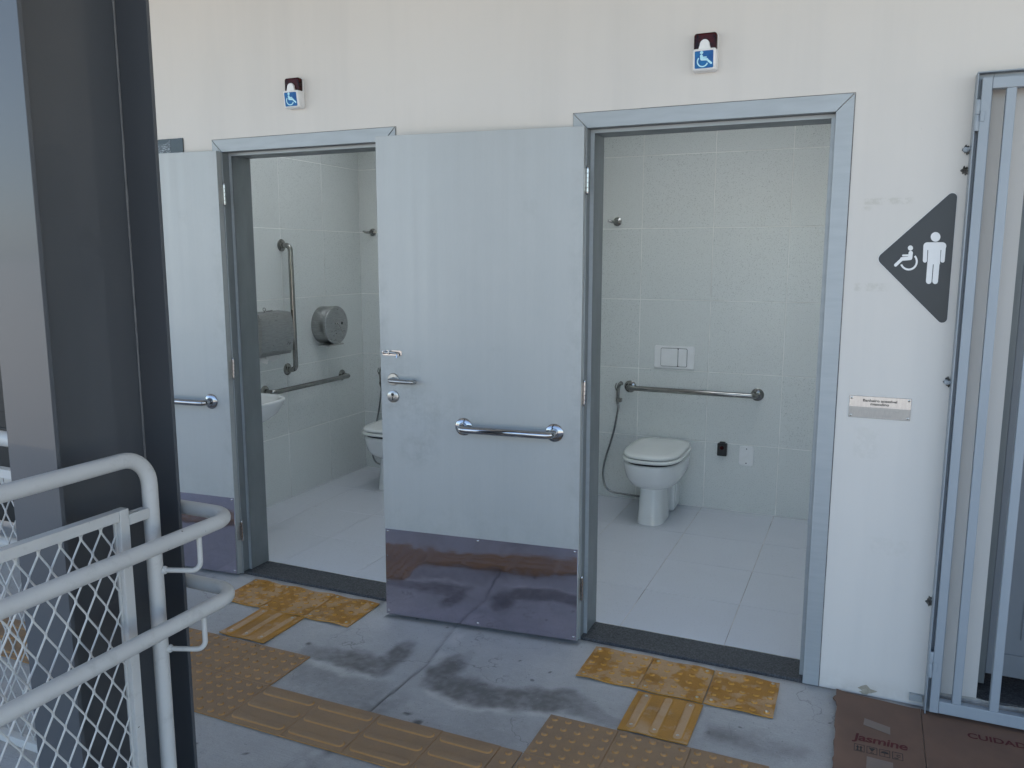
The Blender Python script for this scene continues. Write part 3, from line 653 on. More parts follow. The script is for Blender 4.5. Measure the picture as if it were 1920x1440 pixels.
def spray(x, label, hose=True):
    t = thing('bidet_spray', label, 'bidet spray', (x, BACK-.004, .690), 0, 'hand bidet sprays')
    m = MB(); m.box(-.012, .020, -.040, 0, -.020, .006); m.build('holder', 'chrome_in', t, bevel=.004)
    m = MB(); m.tube([(-.002, -.030, -.03), (-.002, -.031, .03), (-.001, -.033, .07), (.008, -.040, .098), (.026, -.052, .112)], [.0085, .011, .0125, .0125, .015], 12); m.build('handle', 'chrome_in', t)
    m = MB(); m.tube([(-.014, -.036, .058), (-.020, -.040, .084), (-.010, -.046, .108)], [.003, .0035, .003], 8); m.build('trigger', 'chrome_in', t)
    if hose:
        px = [(-.002, .660), (.004, .640), (-.001, .60), (-.020, .50), (-.045, .40), (-.075, .30), (-.092, .22), (-.093, .15), (-.075, .085), (-.035, .055), (.03, .047), (.10, .044), (.165, .043)]
        P = [Vector((a, -.030-.004*math.sin(i), z-.690)) for i, (a, z) in enumerate(px)]
        Q = []
        for i in range(len(P)-1):
            p0, p1, p2, p3 = P[max(i-1, 0)], P[i], P[i+1], P[min(i+2, len(P)-1)]
            for k in range(6):
                s = k/6; Q.append(.5*((2*p1)+(p2-p0)*s+(2*p0-5*p1+4*p2-p3)*s*s+(3*p1-p0-3*p2+p3)*s**3))
        Q.append(P[-1])
        m = MB(); m.tube(Q, .0066, 10); m.build('hose', 'hose', t)
spray(-1.400, 'chrome hand bidet spray with dangling hose left of the right toilet')
spray(-1.400+OFF+.02, 'hand bidet spray partly cut off by the wide grey door edge, left bathroom')

t = thing('emergency_button', 'small black emergency button box on the wall right of the toilet', 'button box', (-.715, BACK-.004, .412))
m = MB(); m.prism(rrect(-.030, .030, -.042, .040, .006), 0, -.026, XZ); m.prism(rrect(-.018, .018, .0395, .048, .003), 0, -.02, XZ); m.build('housing', 'black', t, bevel=.002)
m = MB(); m.lathe([(.012, .026), (.012, .031), (.006, .034)], (0, 0, .012), (0, -1, 0), 16); m.build('push_button', 'red_lens', t)
t = thing('blank_cover', 'white blank electrical cover plate beside the black button box', 'cover plate', (-.566, BACK-.004, .380))
m = MB(); m.prism(rrect(-.045, .045, -.064, .064, .018), 0, -.008, XZ); m.build('plate', 'white_pl', t, bevel=.003)
for z in (-.046, .046):
    m = MB(); m.lathe([(.004, .008), (.0035, .0092)], (0, 0, z), (0, -1, 0), 10); m.build('screw', 'black', t)

# paper towel dispenser (local x = out of the wall)
t = thing('paper_towel_dispenser', 'dark steel folded paper towel dispenser on the left bathroom side wall', 'dispenser', (-3.416, .950, 1.145))
prof = [(0, -.135), (.095, -.138), (.112, -.11), (.124, -.04), (.125, .03), (.118, .09), (.104, .128), (0, .135)]
m = MB(); m.prism(prof, -.150, .150, lambda a, b, d: (a, d, b)); m.build('cabinet', 'brushed', t, bevel=.003)
m = MB(); m.tube(circle3((.06, -.045, .152), .010, 12), .0022, 6, closed=True); m.tube([(.06, -.045, .133), (.06, -.045, .143)], .004, 8); m.tube([(.064, -.030, .140), (.068, .02, .142)], .0028, 6); m.build('key', 'chrome', t)
m = MB(); m.tube([(.1225, .085, -.075), (.1225, .095, -.060), (.1225, .103, -.080), (.1225, .112, -.062), (.1225, .118, -.078)], .0022, 6); m.build('maker_mark', 'chrome', t)
pp = []
for i in range(9):
    for j in range(4): pp.append((.050+.010*math.sin(i*1.7)+.012*j*math.sin(i*.9), -.09+i*.018, -.134-.013*j*(1+.4*math.sin(i*2.1))))
m = MB(); m.add(pp, [(i*4+j, i*4+j+1, (i+1)*4+j+1, (i+1)*4+j) for i in range(8) for j in range(3)]); m.build('paper_towel', 'paper', t)
# jumbo roll dispenser
t = thing('toilet_roll_dispenser', 'round steel jumbo toilet roll dispenser on the side wall', 'dispenser', (-3.416, 1.570, 1.152))
m = MB(); m.lathe([(.128, 0), (.130, .004), (.130, .100), (.128, .103)], (0, 0, 0), (1, 0, 0), 48); m.build('drum', 'brushed', t)
m = MB(); m.lathe([(.1325, .1035), (.1325, .117), (.129, .121), (.002, .123)], (0, 0, 0), (1, 0, 0), 48); cv = m.build('cover', 'brushed', t)
m = MB(); m.lathe([(.008, .123), (.008, .132), (.005, .134)], (0, .005, .012), (1, 0, 0), 14); m.lathe([(.006, .123), (.006, .130)], (0, -.018, .012), (1, 0, 0), 12); m.tube(fillet([(.130, .005, .012), (.142, .015, -.02), (.134, .060, -.062)], .01, 3), .0035, 8); m.build('key', 'satin', cv)
m = MB(); m.prism(circle(.058, .010, .010, 12), .1222, .1234, YZ); m.build('sight_hole', 'ink', cv)
m = MB(); m.box(.02, .115, -.085, .085, -.142, -.131); m.build('tear_bar', 'satin', t, bevel=.003)
# washbasin on the side wall (local x = out of the wall)
t = thing('washbasin', 'white ceramic wall-hung washbasin peeking past the left door jamb', 'washbasin', (-3.416, .500, .0))
def bas(x1, hy, z, e=2.4, n=40, x0=0.0):
    out = []
    for k in range(n):
        a = 2*PI*k/n; c, s = math.cos(a), math.sin(a)
        ee = e if c > 0 else 7
        out.append(((x0+x1)/2+(x1-x0)/2*math.copysign(abs(c)**(2/ee), c), hy*math.copysign(abs(s)**(2/(e if c > 0 else 5)), s), z))
    return out
m = MB(); m.loft([bas(.16, .08, .628), bas(.24, .13, .638), bas(.33, .18, .672), bas(.385, .215, .715), bas(.418, .238, .765), bas(.428, .246, .792), bas(.428, .246, .800), bas(.420, .238, .804), bas(.398, .215, .802, x0=.09), bas(.385, .205, .790, x0=.10), bas(.35, .18, .735, x0=.12), bas(.28, .12, .705, x0=.16), bas(.23, .03, .700, x0=.20)]); m.build('basin', 'ceramic', t, angle=70)
m = MB(); m.tube(fillet([(.05, 0, .800), (.05, 0, .90), (.16, 0, .89)], .03, 6), .011, 12); m.build('tap', 'chrome', t)
m = MB(); m.tube(fillet([(.2, 0, .63), (.2, 0, .50), (.01, 0, .50)], .04, 6), .016, 12); m.build('drain_pipe', 'chrome', t)

# ------------------------------------------------------------------ pictograms
def chair_shapes():
    """wheelchair figure in sheet units, facing left"""
    return [circle(449, 642, 25), capsule((452, 690), (446, 738), 42), capsule((377, 714), (432, 712), 18), capsule((447, 741), (366, 748), 36), capsule((364, 752), (303, 808), 30), arc_ring(432, 772, 69, 88, -42, 158)]
def man_shapes():
    return [circle(690, 537, 46, 28), capsule((611, 625), (765-10, 625), 74), capsule((594, 628), (589, 763), 40), capsule((768, 628), (757, 763), 40), fillet_poly([(624, 604), (741, 604), (732, 800), (613, 800)], 3, 2), capsule((640, 780), (626, 962), 54), capsule((702, 780), (687, 962), 54)]
def pict(shapes, fn, d0, name, mat, parent, dn=-1):
    m = MB()
    for i, s in enumerate(shapes): m.prism([fn(a, b) for a, b in s], d0, d0+dn*(.0008+.0001*i), XZ)
    return m.build(name, mat, parent, smooth=False)
# triangular sign
t = thing('restroom_sign', 'dark triangular sign with white man and wheelchair symbols', 'sign', (.25, 0, 1.61))
tri = [(.097-.25, 1.613-1.61), (.334-.25, 1.374-1.61), (.334-.25, 1.852-1.61)]
m = MB(); m.prism(fillet_poly(tri, [.022, .016, .016], 10), -.0002, -.0030, XZ); bk = m.build('backing_plate', 'signwhite', t)
k = .985; cx, cz = .245-.25+.0, 0.003
tri2 = [(a+(.0025 if a < 0 else -.001), b*(1-.010)) for a, b in tri]
m = MB(); m.prism(fillet_poly(tri2, [.021, .015, .015], 10), -.0031, -.0036, XZ); m.build('face', 'signface', t)
aff = lambda a, b: (.000316*a+.000024*b+.047355-.25, -.000348*b+1.872321-1.61)
pict(man_shapes(), aff, -.0037, 'man_symbol', 'signwhite', t)
pict(chair_shapes(), aff, -.0037, 'wheelchair_symbol', 'signwhite', t)

# sirens
def siren(x, z, label):
    t = thing('alarm_siren', label, 'alarm', (x, 0, z), 0, 'accessible restroom alarm sirens')
    hw, hh = .0415, .066
    m = MB(); m.prism(rrect(-hw, hw, -hh, hh, .010), -.0005, -.010, XZ); m.build('base', 'white_pl', t, bevel=.002)
    m = MB(); m.prism(rrect(-hw+.001, hw-.001, .004, hh-.001, .010), -.0105, -.036, XZ); m.build('red_lens', 'red_lens', t, bevel=.006, seg=3)
    # cover: lower half, its front slopes outwards towards the top
    vs = []
    def ring(z_, d, w, r=.006): return [(a, -b, z_) for a, b in ((-w, .0105), (-w, d-r), (-w+r*.3, d-r*.3), (-w+r, d), (w-r, d), (w-r*.3, d-r*.3), (w, d-r), (w, .0105))]
    m = MB(); m.loft([ring(-hh+.001, .036, hw-.004), ring(-hh+.005, .042, hw), ring(.004, .050, hw), ring(.0085, .047, hw-.003)]); m.build('cover', 'white_pl', t, angle=50)
    # rounded tongue rising over the lens
    pts = [(-.027, .004)]+[(-.021+.003*math.sin(k), .010) for k in (0,)]+[(.0175*math.cos(PI-PI*k/12), .022+.0185*math.sin(PI*k/12)) for k in range(13)]+[(.021, .010), (.027, .004)]
    m = MB(); m.prism(pts, -.0365, -.0475, XZ); m.build('cover_tongue', 'white_pl', t, bevel=.002)
    # sticker on the sloped front
    s0, s1 = -.058, .0005; dep = lambda z_: .042+(z_-(-hh+.005))/(.004+hh-.005)*.008
    m = MB(); fn = lambda a, b, d: (a, -(dep(b)+d), b)
    m.prism(rrect(-.033, .033, s0, s1, .004), .0003, .0007, fn); st = m.build('sticker', 'blue', t)
    g = lambda a, b: (-(a-412)*.000235, -(b-745)*.000225+(s0+s1)/2)
    m = MB()
    for i, s in enumerate(chair_shapes()): m.prism([g(a, b) for a, b in s], .0008, .0011+.0001*i, fn)
    m.build('wheelchair_symbol', 'cyan', st, smooth=False)
    return t
siren(-.508, 2.346, 'alarm siren with blue wheelchair sticker above the right doorway')
siren(-2.338, 2.344, 'alarm siren with blue wheelchair sticker above the left doorway')

# plaque
t = thing('wall_plaque', 'small steel plaque reading Banheiro acessível masculino with braille', 'plaque', (.144, 0, 1.090), 0); t.rotation_euler = (0, math.radians(.0), 0)
m = MB(); m.box(-.100, .100, -.0025, -.0003, -.0395, .0395); m.build('plate', 'plaque', t, bevel=.0008, seg=1)
m = MB(); m.box(-.0995, .0995, -.0029, -.0026, -.0390, .0005); m.build('braille_strip', 'plaque_mat', t)
m = text_mb('Banheiro acessível\nmasculino', .0128, lambda a, b, d: (a, -d, b+.0205), .0030, align='CENTER', bold=.00035, wide=1.18, line=.95); m.build('lettering', 'ink', t, smooth=False)
rb = random.Random(3)
m = MB()
for row, (z, w, cells) in enumerate(((-.0105, .064, 17), (-.0275, .036, 9))):
    for c in range(cells):
        x = -w+2*w*c/(cells-1)
        if row == 0 and c == 8: continue
        for dx in (-.0012, .0012):
            for dz in (-.0025, 0, .0025):
                if rb.random() < .5: m.lathe([(.0009, 0), (.0007, .0004), (.0002, .0006)], (x+dx, -.0029, z+dz), (0, -1, 0), 6)
m.build('braille', 'plaque_mat', t)
for x in (-.0925, .0925):
    for z in (-.032, .032):
        m = MB(); m.lathe([(.0048, .0025), (.0045, .0036), (.003, .0044)], (x, 0, z), (0, -1, 0), 12); s_ = m.build('screw', 'screw', t)
        m = MB(); m.prism(circle(x, z, .0016, 8), -.0045, -.0048, XZ); m.build('screw_socket', 'ink', s_)

# dark sign half hidden behind the left door
t = thing('dark_sign', 'dark glossy sign showing just above the left door by the column', 'sign', (-3.20, 0, 2.07))
m = MB(); m.prism(rrect(-.17, .17, -.12, .122, .003), -.0003, -.006, XZ); m.build('panel', M('dark_gloss', (.008, .009, .011), .09, 0, (.016, .017, .02), 20), t, bevel=.001)
m = MB(); m.prism([(-.17, .10), (.06, .10), (.09, .118), (.088, .06), (.05, .02), (-.17, .03)], -.0062, -.0066, XZ); m.build('reflection_patch', M('reflection_patch', (.05, .055, .065), .15, 0, (.3, .32, .35), 55, (1, 1, 5), .55, .62), t)  # lighter streaks paint reflections onto the glossy panel

# ------------------------------------------------------------------ barred gate
GY = -.072
t = thing('barred_gate', 'blue-grey barred steel gate with square bars at the right edge', 'gate', (.36, -.06, 0))
def gb(n, x0, x1, y0, y1, z0, z1, mt='gate', par=None): m = MB(); m.box(x0-.36, x1-.36, y0+.06, y1+.06, z0, z1); return m.build(n, mt, par or t, bevel=.003, seg=2)
gb('stile', .372, .401, GY, GY+.029, .022, 2.178); gb('stile', 1.47, 1.499, GY, GY+.029, .022, 2.178)
gb('top_rail', .401, 1.47, GY+.0005, GY+.0285, 2.142, 2.177); gb('bottom_rail', .401, 1.47, GY+.0005, GY+.0285, .023, .068)
xb = [.4405]+[.5545+.1135*k for k in range(8)]
for x in xb: gb('bar', x, x+.0285, GY+.0008, GY+.0282, .068, 2.142)
for z in (2.065, .20):
    h_ = gb('hinge', .3735, .386, GY-.004, GY-.0003, z-.022, z+.010)
    m = MB(); m.lathe([(.0085, -.050), (.0092, -.048), (.0092, -.002), (.0085, 0)], (.3655-.36, GY+.008+.06, z), (0, 0, 1), 14); m.lathe([(.0085, .001), (.0092, .003), (.0092, .044), (.0085, .046)], (.3655-.36, GY+.008+.06, z), (0, 0, 1), 14); m.build('knuckle', 'gate', h_)
t2 = thing('gate_frame', 'thin steel angle frame fixed to the wall around the gate', 'gate frame', (.36, 0, 0))
m = MB(); m.box(-.002, .002, -.068, -.001, .0, 2.192); m.box(.0022, .046, -.037, -.033, .0, 2.192); m.build('upright', 'gate', t2, bevel=.0008, seg=1)  # back leg added to block light and keep the stile gap dark
m = MB(); m.box(-.002, 1.15, -.068, -.001, 2.1925, 2.1965); m.box(.0465, 1.10, -.037, -.033, 2.150, 2.1922); m.build('head', 'gate', t2, bevel=.0008, seg=1)
m = MB(); m.box(1.146, 1.150, -.068, -.001, .0, 2.192); m.build('upright', 'gate', t2, bevel=.0008, seg=1)
for z, k in ((1.965, 1), (1.899, 0), (1.197, 1), (.405, 0), (.035, 2)):
    m = MB()
    if k == 2: m.box(-.050, -.008, -.018, -.001, z-.012, z+.012)
    else:
        pp = [(-.010+.010*math.cos(a)*(1+.3*math.sin(3*a+z*9)+.22*math.sin(8*a+z)),   .015*math.sin(a)*(1+.25*math.cos(2*a+z*7)+.2*math.sin(7*a+z*3))) for a in [2*PI*q/30 for q in range(30)]]
        m.prism([(a, b+z) for a, b in pp], -.0005, -.004, XZ)
    an = m.build('anchor_patch', 'hole' if k != 2 else 'frame', t2, bevel=.001, seg=1)
    if k == 1:
        m = MB(); m.lathe([(.0085, .004), (.0085, .020), (.007, .022)], (-.014, 0, z), (0, -1, 0), 10); m.tube([(-.012, -.014, z-.004), (.0, -.030, z+.004)], .006, 8); m.build('anchor_bolt', 'gate', an)
# doorway behind the gate
t = thing('recessed_door', 'dark grey panelled door set back behind the barred gate', 'door', (.53, .11, 0))
def rb_(n, x0, x1, y0, y1, z0, z1, mt, par=None, bv=.002): m = MB(); m.box(x0-.53, x1-.53, y0-.11, y1-.11, z0, z1); return m.build(n, mt, par or t, bevel=bv, seg=2)
rb_('jamb', .5225, .555, .095, .168, .085, 2.138, 'frame_dark'); rb_('jamb', 1.367, 1.3995, .095, .168, .085, 2.138, 'frame_dark'); rb_('head', .5555, 1.3665, .095, .168, 2.10, 2.138, 'frame_dark')
lf = rb_('leaf', .558, 1.364, .128, .160, .115, 2.096, 'inner_door')
for z0, z1 in ((.26, .95), (1.05, 1.98)):
    for x0, x1 in ((.66, .94), (1.0, 1.28)): rb_('panel', x0, x1, .121, .1275, z0, z1, 'inner_door', lf, .004)
rb_('edge_strip', .5585, .590, .120, .1275, .116, 2.09, 'inner_door', lf); rb_('bottom_rail', .592, 1.36, .120, .1275, .116, .20, 'inner_door', lf)
m = MB(); m.lathe([(.006, 0), (.006, .004)], (.585-.53, .1195-.11, .62), (0, -1, 0), 10); m.build('screw_plug', 'ink', lf)
def sill():
    m = MB(); n = 46; secs = []
    rr = random.Random(5)
    for i in range(n):
        x = .405+i*(1.42-.405)/(n-1); j = lambda s: (mnoise.noise((x*9, s, 0)))*.006+(mnoise.noise((x*40, s, 3)))*.003
        secs.append([(x, .002-.03, -.003), (x, -.028+j(1), .034+j(2)), (x, -.014+j(3), .040+j(4)), (x, -.010+j(5), .062+j(6)), (x, -.0005, .068+j(7)), (x, -.0005, -.003)])
    m.loft(secs); return tag(m.build('door_sill_step', 'cement', smooth=False), 'crumbling cement step along the wall foot behind the barred gate', 'sill')
sill()
m = MB(); m.box(GX0+.001, GX1-.001, .0005, .40, -.02, .072); tag(m.build('doorway_floor', 'granite', bevel=.004), 'dark stone sill slab under the recessed grey door', 'sill')
m = MB(); m.box(GX0-.2, GX1+.2, .41, .45, 0, 2.4); tag(m.build('inner_room_wall', 'dark_fill', smooth=False), 'dark inner room wall behind the recessed grey door', 'wall')

# black panel standing in for the dark opening on the far left
t = thing('dark_doorway_panel', 'black panel standing in for a dark opening far left, past the steel column', 'door', (-4.95, .08, 0))
m = MB(); m.box(-.599, .599, -.02, .02, .005, 2.148); lf = m.build('leaf', 'dark_fill', t, bevel=.002)
for z in (.4, .9, 1.4, 1.9):
    m = MB(); m.box(-.56, .56, -.028, -.0205, z-.2, z+.2); m.build('panel', 'dark_fill', lf, bevel=.004)

# ------------------------------------------------------------------ tactile paving
def alert_tile(w=.25, h=.25, nx=5, ny=5, wave=0, seed=0):
    m = MB(); r = random.Random(seed); n = 14 if wave else 1
    def zz(x, y): return wave*(.5+.5*math.sin(x*34+seed*1.7))*max(0, (abs(y-.5*h)/(.5*h))**6)*.006+wave*.0012*math.sin(x*21+y*17+seed)
    T = .0045; vs = []; fs = []
    base_grid(m, w, h, T, zz, n)
    for i in range(nx):
        for j in range(ny):
            x = w*(i+.5)/nx; y = h*(j+.5)/ny; z = T+zz(x, y)
            m.lathe([(.0125, -.0008), (.0112, .0018), (.0088, .0042), (.0062, .0047)], (x, y, z), (0, 0, 1), 12, True)
    return m
def base_grid(m, w, h, T, zz, n):
    g = .0009; vs = []; fs = []; xs = [g+(w-2*g)*i/n for i in range(n+1)]; ys = [g+(h-2*g)*i/n for i in range(n+1)]
    for y in ys:
        for x in xs: vs.append((x, y, T+zz(x, y)))
    k = n+1
    for a in range(n):
        for b in range(n): fs.append((a*k+b, a*k+b+1, (a+1)*k+b+1, (a+1)*k+b))
    o = len(vs); ring = [i for i in range(k)]+[a*k+n for a in range(1, k)]+[n*k+i for i in range(n-1, -1, -1)]+[a*k for a in range(n-1, 0, -1)]
    for i in ring: vs.append((vs[i][0], vs[i][1], vs[i][2]-T*.95))
    L = len(ring)
    for i in range(L): fs.append((ring[i], o+i, o+(i+1) % L, ring[(i+1) % L]))
    m.add(vs, fs)
def bar_tile(w=.25, h=.25, along='x', wave=0, seed=0, bars=3):
    m = MB(); T = .0045
    def zz(x, y): return wave*.0015*math.sin(x*23+y*19+seed)+wave*.004*max(0, (1-y/h))**5*(.5+.5*math.sin(x*40+seed))
    base_grid(m, w, h, T, zz, 14 if wave else 1)
    for k in range(bars):
        c = (k+.5)/bars
        if along == 'x': p, q = (.030, h*c), (w-.030, h*c)
        else: p, q = (w*c, .028), (w*c, h-.028)
        S = []
        for wd, z in ((.036, -.0006), (.033, .0022), (.028, .0042), (.022, .0046)):
            S.append([(a, b, T+z+zz(a, b)) for a, b in capsule(p, q, wd, 8)])
        m.loft(S)
    return m
def place(par, m, mat, x, y, rz=0, name='tile', z=0):
    o = m.build(name, mat, par, angle=50) if isinstance(m, MB) else obj(name, m, mat, par)
    o.location = (x-par.location.x, y-par.location.y, z); o.rotation_euler = (0, 0, rz); return o
def screws(tile, pts, z=.0092):
    for x, y in pts:
        if 'scr' not in _tile_cache:
            m = MB(); m.lathe([(.0062, -.001), (.0060, .0012), (.0035, .0022)], (0, 0, 0), (0, 0, 1), 10); m.box(-.004, .004, -.0006, .0006, .0018, .0026); _tile_cache['scr'] = m.mesh('screw')
        obj('screw', _tile_cache['scr'], 'screw', tile, (x, y, z+.0006))
PZ = .0012
for (xs, dx, dy, lab) in (([-.872, -.626, -.378], -.622, -.592, 'four worn yellow tactile tiles in a T before the right doorway'), ([-2.675, -2.428, -2.180], -2.412, -.584, 'four worn yellow tactile tiles in a T before the left doorway')):
    t = thing('tactile_paving', lab, 'tactile paving', (xs[1]+.12, -.3, PZ), 0, 'yellow tactile tiles at the doors')
    for i, x in enumerate(xs):
        o = place(t, alert_tile(.245, .262, 5, 5, 1, i+(3 if x < -2 else 0)), 'yellow', x, -.310+random.uniform(-.004, .004), random.uniform(-.012, .012))
        screws(o, [(.0245, .0262), (.2205, .0262), (.0245, .2358), (.2205, .2358)])
    o = place(t, bar_tile(.245, .275, 'y', 1, 2 if x < -1 else 5), 'yellow_bar', dx, dy, random.uniform(-.012, .012))
    screws(o, [(.041, .24), (.041, .036), (.1225, .036), (.204, .24), (.204, .036)])
t = thing('tactile_walkway', 'dusty brown-orange strip of tactile tiles crossing the walkway', 'tactile paving', (-1.4, -.9, PZ-.0004))
am = alert_tile().mesh('tile', 0, 2, True, 50); bm_ = bar_tile().mesh('tile', 0, 2, True, 50)
for x in (-2.665, -2.415, -2.165): place(t, am, 'brown', x, -.847, random.uniform(-.004, .004)); place(t, am, 'brown', x, -1.097, random.uniform(-.004, .004))
for x in (-1.915, -1.665, -1.415): place(t, bm_, 'brown', x, -1.097+random.uniform(-.002, .002), random.uniform(-.006, .006))
for k in range(6): place(t, bm_, 'brown', -2.915-.25*k, -1.097, random.uniform(-.006, .006))
place(t, bar_tile(.220, .25), 'brown', -1.165, -1.097, .003); place(t, alert_tile(.078, .25, 1, 5), 'brown', -.943, -1.099, .01)
for x in (-.863, -.613, -.363): place(t, am, 'brown', x, -.850, random.uniform(-.004, .004)); place(t, am, 'brown', x, -1.100, random.uniform(-.004, .004))
for k in range(5): place(t, bm_, 'brown', -.113+.25*k, -1.100, random.uniform(-.006, .006))

# ------------------------------------------------------------------ cardboard
def cardboard():
    t = thing('cardboard_sheet', 'flattened brown cardboard box lying before the barred gate', 'cardboard', (.35, -.35, .004))
    rr = random.Random(4)
    def panel(x0, x1, ya0, ya1, yb0, yb1, edge):
        n = 22; top = []; m = MB(); secs = []
        for i in range(n+1):
            s = i/n; x = x0+(x1-x0)*s
            jl = (rr.uniform(-.004, .004) if edge and i == 0 else 0)
            secs.append([(x-.35, yb0+(yb1-yb0)*s+.35, 0), (x-.35, yb0+(yb1-yb0)*s+.35, .005), (x-.35, ya0+(ya1-ya0)*s+.35, .005), (x-.35, ya0+(ya1-ya0)*s+.35, 0)])
        return secs
    # left panel with a torn left edge
    ed = [(.064, -.018)]
    y = -.018
    while y > -.80:
        y -= .018; ed.append((.066+.012*(-y)+rr.uniform(-.003, .003)-(.016 if -.105 < y < -.075 else 0), y))
    def sheet(xl, xr, ytop, ybot, zz, nx=40, ny=50, T=.005):
        vs = []; m = MB()
        for j in range(ny+1):
            for i in range(nx+1):
                s_ = j/ny; y = ytop(i/nx)*(1-s_)+ybot*s_; x0_ = xl(y); x = x0_+(xr-x0_)*i/nx; vs.append((x-.35, y+.35, T+zz(x, y)))
        k = nx+1; fs = [(j*k+i, j*k+i+1, (j+1)*k+i+1, (j+1)*k+i) for j in range(ny) for i in range(nx)]
        ring = list(range(k))+[j*k+nx for j in range(1, ny+1)]+[ny*k+i for i in range(nx-1, -1, -1)]+[j*k for j in range(ny-1, 0, -1)]
        o = len(vs); vs += [(vs[i][0], vs[i][1], vs[i][2]-T*.96) for i in ring]; n_ = len(ring)
        fs += [(ring[i], o+i, o+(i+1) % n_, ring[(i+1) % n_]) for i in range(n_)]
        m.add(vs, fs); return m
    eys = [b for a, b in ed][::-1]; exs = [a for a, b in ed][::-1]
    wob = lambda x, y: .0004*mnoise.noise((x*14, y*14, 2))
    m = sheet(lambda y: float(np.interp(y, eys, exs)), .3455, lambda u: -.018-.027*u, -.80, lambda x, y: wob(x, y)+.011*max(0, (.112-x)/.045)**2*(.35+.65*abs(mnoise.noise((y*5, 1, 0)))*1.6)+.004*math.exp((x-.3455)/.012)); p1 = m.build('left_panel', 'card', t, angle=60)
    m = sheet(lambda y: .3480, 1.25, lambda u: -.045+.015*u, -.82, lambda x, y: wob(x, y)+.004*math.exp((.348-x)/.012), T=.0045); p2 = m.build('right_panel', 'card', t, angle=60)
    p2.rotation_euler = (0, math.radians(-.3), 0)
    m = MB(); m.prism([(.163-.35, -.185+.35), (.245-.35, -.213+.35), (.245-.35, -.262+.35), (.160-.35, -.232+.35)], .0057, .0060, XY); m.build('tape_piece', 'tape', p1)
    m = MB(); m.prism([(.172-.35, -.425+.35), (.250-.35, -.430+.35), (.250-.35, -.56+.35), (.170-.35, -.55+.35)], .0057, .0060, XY); m.build('paper_label', 'tape', p1)
    m = MB()
    for k in range(6): m.prism([(.198+.0045*k-.35, -.440+.35), (.198+.0045*k+.0012+.0006*(k % 3)-.35, -.440+.35), (.198+.0045*k+.0012+.0006*(k % 3)-.35, -.48+.35), (.198+.0045*k-.35, -.48+.35)], .0058, .0060, XY)
    m.build('barcode', 'tape', p1) if False else None
    m = text_mb('Jasmine', .062, lambda a, b, d: (a+.131-.35, b-.338+.35, d), .0058, bold=.0013, shear=.12, wide=.92, spacing=.95); m.build('red_lettering', 'cardred', p1, smooth=False)
    # handling symbols
    for k in range(4):
        x = .133-.35+k*.0385; y0 = -.405+.35
        m = MB()
        def q(a0, a1, b0, b1, e=0): m.prism([(x+a0, y0+b0), (x+a1, y0+b0), (x+a1, y0+b1), (x+a0, y0+b1)], .0055, .0058+e, XY)
        q(0, .032, 0, .0018); q(0, .032, .0402, .042); q(0, .0018, .0019, .0401); q(.0302, .032, .0019, .0401)
        if k == 0:
            for a in (.011, .021): q(a-.0025, a+.0025, .008, .024); m.prism([(x+a-.005, y0+.0243), (x+a+.005, y0+.0243), (x+a, y0+.035)], .0055, .0059, XY)
            q(.006, .026, .0045, .0075)
        elif k == 1:
            m.prism([(x+.006, y0+.035), (x+.026, y0+.035), (x+.018, y0+.018), (x+.014, y0+.018)], .0055, .0059, XY); q(.0152, .0168, .0075, .0178); q(.010, .022, .005, .0073)
        elif k == 2:
            m.prism([(x+.004, y0+.020)]+[(x+.016+.012*math.cos(PI-PI*i/8), y0+.0205+.011*math.sin(PI*i/8)) for i in range(9)], .0055, .0059, XY); q(.0152, .0168, .007, .0203)
        else:
            q(.006, .018, .006, .009); m.prism([(x+a, y0+b) for a, b in arc_ring(.019, .022, .005, .0065, 20, 330, 14)], .0055, .0059, XY)
        m.build('handling_symbol', 'cardink', p1, smooth=False)
    m = text_mb('CUIDADO FRÁGIL', .046, lambda a, b, d: (a+.484-.35, b-.172+.35, d), .0054, bold=.001, wide=.98, spacing=1.02); m.build('red_lettering', 'cardred', p2, smooth=False)
    return t
cardboard()

# ------------------------------------------------------------------ steel column
t = thing('steel_column', 'dark grey H-section steel column at the left edge', 'column', (-1.71, -1.67, 0))
def cb(n, x0, x1, y0, y1, z0, z1, mt='column', bv=.0015): m = MB(); m.box(x0+1.71, x1+1.71, y0+1.67, y1+1.67, z0, z1); return m.build(n, mt, t, bevel=bv, seg=2)
cb('flange', -1.795, -1.628, -1.853, -1.842, .022, 3.318); cb('flange', -1.795, -1.630, -1.500, -1.489, .022, 3.318)
cb('web', -1.748, -1.7405, -1.8415, -1.5005, .022, 3.318)
rw = random.Random(8); pts = [(-1.7390+rw.uniform(-.0004, .0004)+1.71, -1.5025+1.67, .03+.012*k) for k in range(270)]
m = MB(); m.tube(pts, [.0028+rw.uniform(-.0004, .0005) for _ in pts], 6); m.build('weld_seam', 'weld', t)
m = MB(); m.tube([(q[0], -1.8395+1.67, q[2]) for q in pts[::6]], .003, 6); m.build('weld_seam', 'weld', t)
m = MB(); m.box(-1.815+1.71, -1.612+1.71, -1.870+1.67, -1.4895+1.67, .0005, .0215); m.build('base_plate', 'column', t, bevel=.003)

